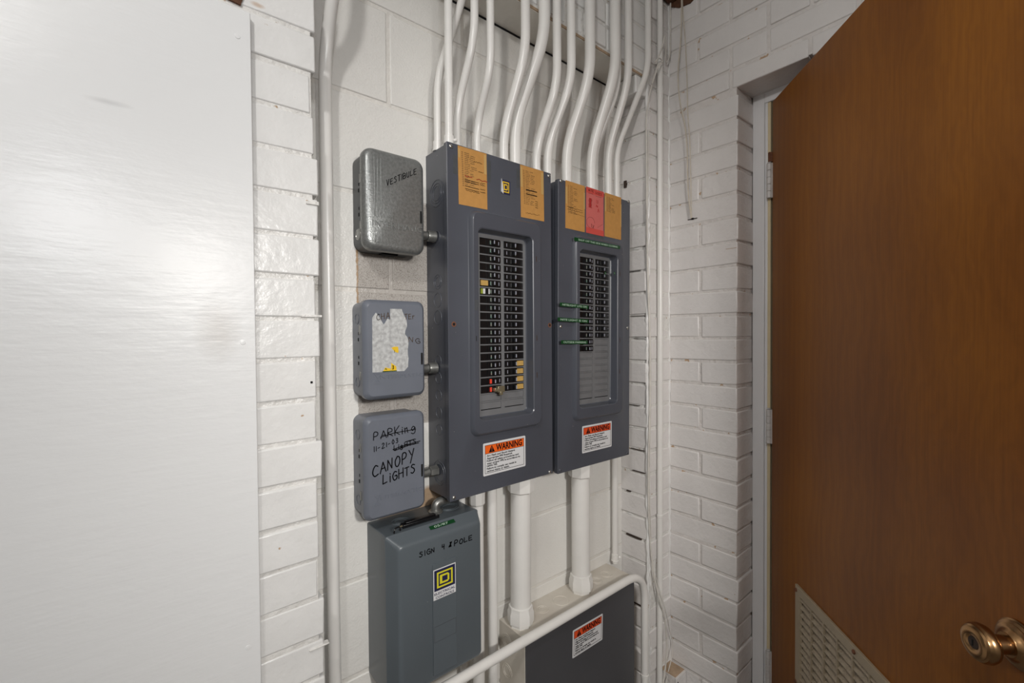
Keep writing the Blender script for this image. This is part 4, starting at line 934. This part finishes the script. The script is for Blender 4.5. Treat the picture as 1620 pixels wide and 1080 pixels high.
def riser(label, xt, zu, xb, zl, rad, ztop, bend=.05, kind='set', yt=.8300, yb=.9050):
    conduit(label, [(xt, yt, ZT), (xt, yt, zu), (xb, yb, zl), (xb, yb, ztop)], rad, bend, ((xb, yb, ztop, kind),) if kind else (), UP)
conduit('slim white conduit partly hidden behind the straight one, leftmost over the left panel', [(.6095, .8330, ZT), (.6095, .8330, 2.26), (.6000, .8950, 2.105), (.5400, .9150, 1.905), (.5395, .9150, TA)], .0090, .05, ((.5395, .9150, TA, 'set'),), UP)
conduit('straight white conduit rising from the front left corner of the left panel', [(.5300, .836, ZT), (.5300, .836, 2.28), (.5450, .8720, 2.15), (.5430, .8720, TA)], .0092, .04, ((.5430, .8720, TA, 'set'),), UP)
riser('slim white conduit just right of the straight one, bending back behind it', .5865, 1.975, .5850, 1.836, .0090, TA)
riser('slim white conduit that bends above the first kraft card', .6310, 1.925, .6440, 1.822, .0090, TA, .045)
riser('white conduit left of the thick one, between the two cards of the left panel', .7385, 2.000, .7280, 1.832, .0117, TA)
riser('thick white conduit above the gap between the emblem and second card', .8030, 2.060, .7665, 1.865, .0148, TA, .06, None)
riser('white conduit with a fitting above the second kraft card', .8480, 1.960, .8420, 1.820, .0113, TA)
riser('white conduit entering the right end of the left panel top', .9025, 1.988, .8850, 1.836, .0117, TB, .05, None)
riser('thick white conduit entering above the first kraft card of the right panel', .9790, 2.030, .9620, 1.855, .0148, TB, .06, None)
riser('thick white conduit entering above the red card of the right panel', 1.0920, 2.080, 1.0700, 1.865, .0150, TB, .06, None)
riser('slim white conduit squeezed behind two thicker ones over the red card', 1.1230, 2.050, 1.1080, 1.880, .0080, TB, .05, None, .8420, .9220)
riser('white conduit with flared fitting above the last kraft card', 1.1555, 2.075, 1.1530, 1.890, .0117, TB)
riser('slim white conduit sweeping from the upper right corner to the right panel', 1.2640, 2.150, 1.1960, 1.905, .0095, TB, .05, 'set', .8320)
conduit('long white conduit beside the brick pier, full height of the alcove', [(.2880, .832, ZT), (.2895, .850, 1.985), (.2905, .925, 1.860), (.2915, .925, 1.2), (.2960, .925, .02)], .0122, .06, (), 'conduits standing alone')
conduit('thin white conduit running up the brick corner next to the door wall', [(1.3440, .8385, ZT), (1.3400, .8385, 1.36), (1.3335, .8385, .10)], .0090, .05, ((1.3425, .8385, 2.085, 'sleeve'), (1.3365, .8385, .690, 'ring')), 'conduits standing alone')
DN = 'conduits dropping below the breaker panels'
BA = AZ + .0025; BBm = BZ0 + .0010
conduit('thin white conduit half hidden behind the contactor box, leftmost below the left panel', [(.6065, .930, BA), (.6065, .930, .02)], .0085, .05, (), DN)
conduit('white conduit with octagonal fitting beside the contactor box', [(.6350, .905, BA), (.6360, .905, .02)], .0148, .05, ((.6350, .905, BA, 'hexdown'),), DN)
conduit('plain white conduit second from the contactor box, below the left panel', [(.6805, .905, BA), (.6810, .905, .02)], .0128, .05, (), DN)
conduit('thick white conduit from the left panel down to the beige wiring box', [(.7780, .905, BA), (.7740, .905, tz1)], .0275, .05, ((.7780, .905, BA, 'hexdown'), (.7740, .905, tz1, 'hex')), DN, 28)
conduit('thick white conduit from the right panel down to the beige wiring box', [(1.0145, .905, BBm), (1.0150, .905, tz1)], .0275, .05, ((1.0145, .905, BBm, 'hexdown'), (1.0150, .905, tz1, 'hex')), DN, 28)
conduit('thin white conduit below the right panel against the brick return', [(1.2215, .935, 1.75), (1.2200, .935, tz1 + .002)], .0095, .05, ((1.2200, .935, tz1 + .010, 'set'),), DN)
conduit('white conduit running level across the wiring box and turning down at its end', [(.3900, .8290, .30), (.3900, .8290, .5500), (1.2325, .8290, .5500), (1.2325, .8290, .10)], .0117, [.05, .095], ((1.2325, .8290, .205, 'ring'),), 'conduits standing alone')

# ------------------------------------------------------------------ loose wires and the small box in the corner
def wire(name, label, pts, rad, m='wire', group='loose wires in the corner'):
    o = MB().tube(smooth_path(pts), rad, 8).build(name, m); tag(o, label, 'wire', group); return o
wire('wire', 'cream wire hanging down the door wall, the straighter of the pair', [(1.4095, .797, 2.70), (1.4085, .796, 2.42), (1.4090, .787, 2.29), (1.4085, .780, 2.15), (1.4090, .778, 2.04), (1.4090, .771, 1.95), (1.4090, .768, 1.84), (1.4085, .766, 1.75), (1.4100, .765, 1.690)], .0017)
wire('wire', 'cream wire hanging down the door wall, the one bowing outward', [(1.4040, .795, 2.70), (1.4020, .795, 2.42), (1.4000, .797, 2.29), (1.3960, .805, 2.17), (1.4000, .800, 2.08), (1.4050, .786, 2.00), (1.4060, .778, 1.92), (1.4070, .777, 1.83), (1.4075, .774, 1.76), (1.4100, .766, 1.689)], .0022)
wire('wire', 'white painted wire running down the edge of the brick return to the floor box', [(1.3260, .835, 2.195), (1.3000, .842, 2.12), (1.2790, .848, 2.02), (1.2770, .8465, 1.88), (1.2760, .8465, 1.70), (1.2780, .8455, 1.50), (1.2840, .8445, 1.36), (1.2880, .8440, 1.24), (1.2860, .8445, 1.06), (1.2800, .8450, .90), (1.2800, .845, .75), (1.2850, .8440, .64), (1.2990, .8400, .52), (1.3170, .8270, .42), (1.3340, .8245, .375), (1.3480, .8250, .33), (1.3560, .8250, .24), (1.3420, .8250, .165), (1.3300, .826, .12)], .0026, 'wirew')
wire('wire', 'thin white wire branching from the brick return edge towards the panel', [(1.2810, .8425, 1.97), (1.2790, .8430, 1.80), (1.2740, .8440, 1.71), (1.2745, .8440, 1.62), (1.2800, .8430, 1.50), (1.2860, .8425, 1.36), (1.2900, .8415, 1.20), (1.2870, .8425, 1.00), (1.2830, .8430, .80), (1.2890, .8415, .63)], .0016, 'wirew')
wire('wire', 'thin white wire curling from the corner to the small box near the floor', [(1.3060, .8350, .50), (1.3300, .8215, .41), (1.3500, .8225, .36), (1.3900, .8350, .285), (1.4080, .8350, .235), (1.3960, .8300, .195), (1.3650, .8240, .165), (1.3400, .8220, .120)], .0014, 'wirew')
wire('wire', 'frayed white wire hooked over the thin corner conduit near the ceiling', [(1.3300, .846, 2.20), (1.3380, .8260, 2.255), (1.3500, .8250, 2.290), (1.3640, .8300, 2.262), (1.3800, .8400, 2.225), (1.3930, .8380, 2.235), (1.4030, .8380, 2.268), (1.4050, .838, 2.34), (1.4060, .838, 2.43)], .0023, 'wirew')
wire('wire', 'white painted cord tied around conduits below the corner brick', [(1.2960, .8300, 2.185), (1.3150, .8260, 2.205), (1.3330, .8230, 2.2000), (1.3220, .8240, 2.188), (1.3080, .8280, 2.165), (1.2960, .8380, 2.120)], .0020, 'wirew')
jb = thing('junction_box', 'small painted metal box low in the brick corner by the door wall', 'electrical box', (1.382, .822, .06))
MB().box(-.0270, .0330, -.030, .0265, 0, .100).build('case', 'rmortar', jb, bevel=.001)
MB().box(-.0290, .0340, -.0325, -.0298, -.002, .098).build('cover', 'rbrick', jb, bevel=.0008)
MB().box(-.0260, .0320, -.0280, .0260, .0995, .1010).build('dirt', 'edge', jb)
MB().lathe([(0, .003), (.001, .0026)], (-.018, -.0325, .082), (0, -1, 0), 10).build('screw', 'hole', jb)
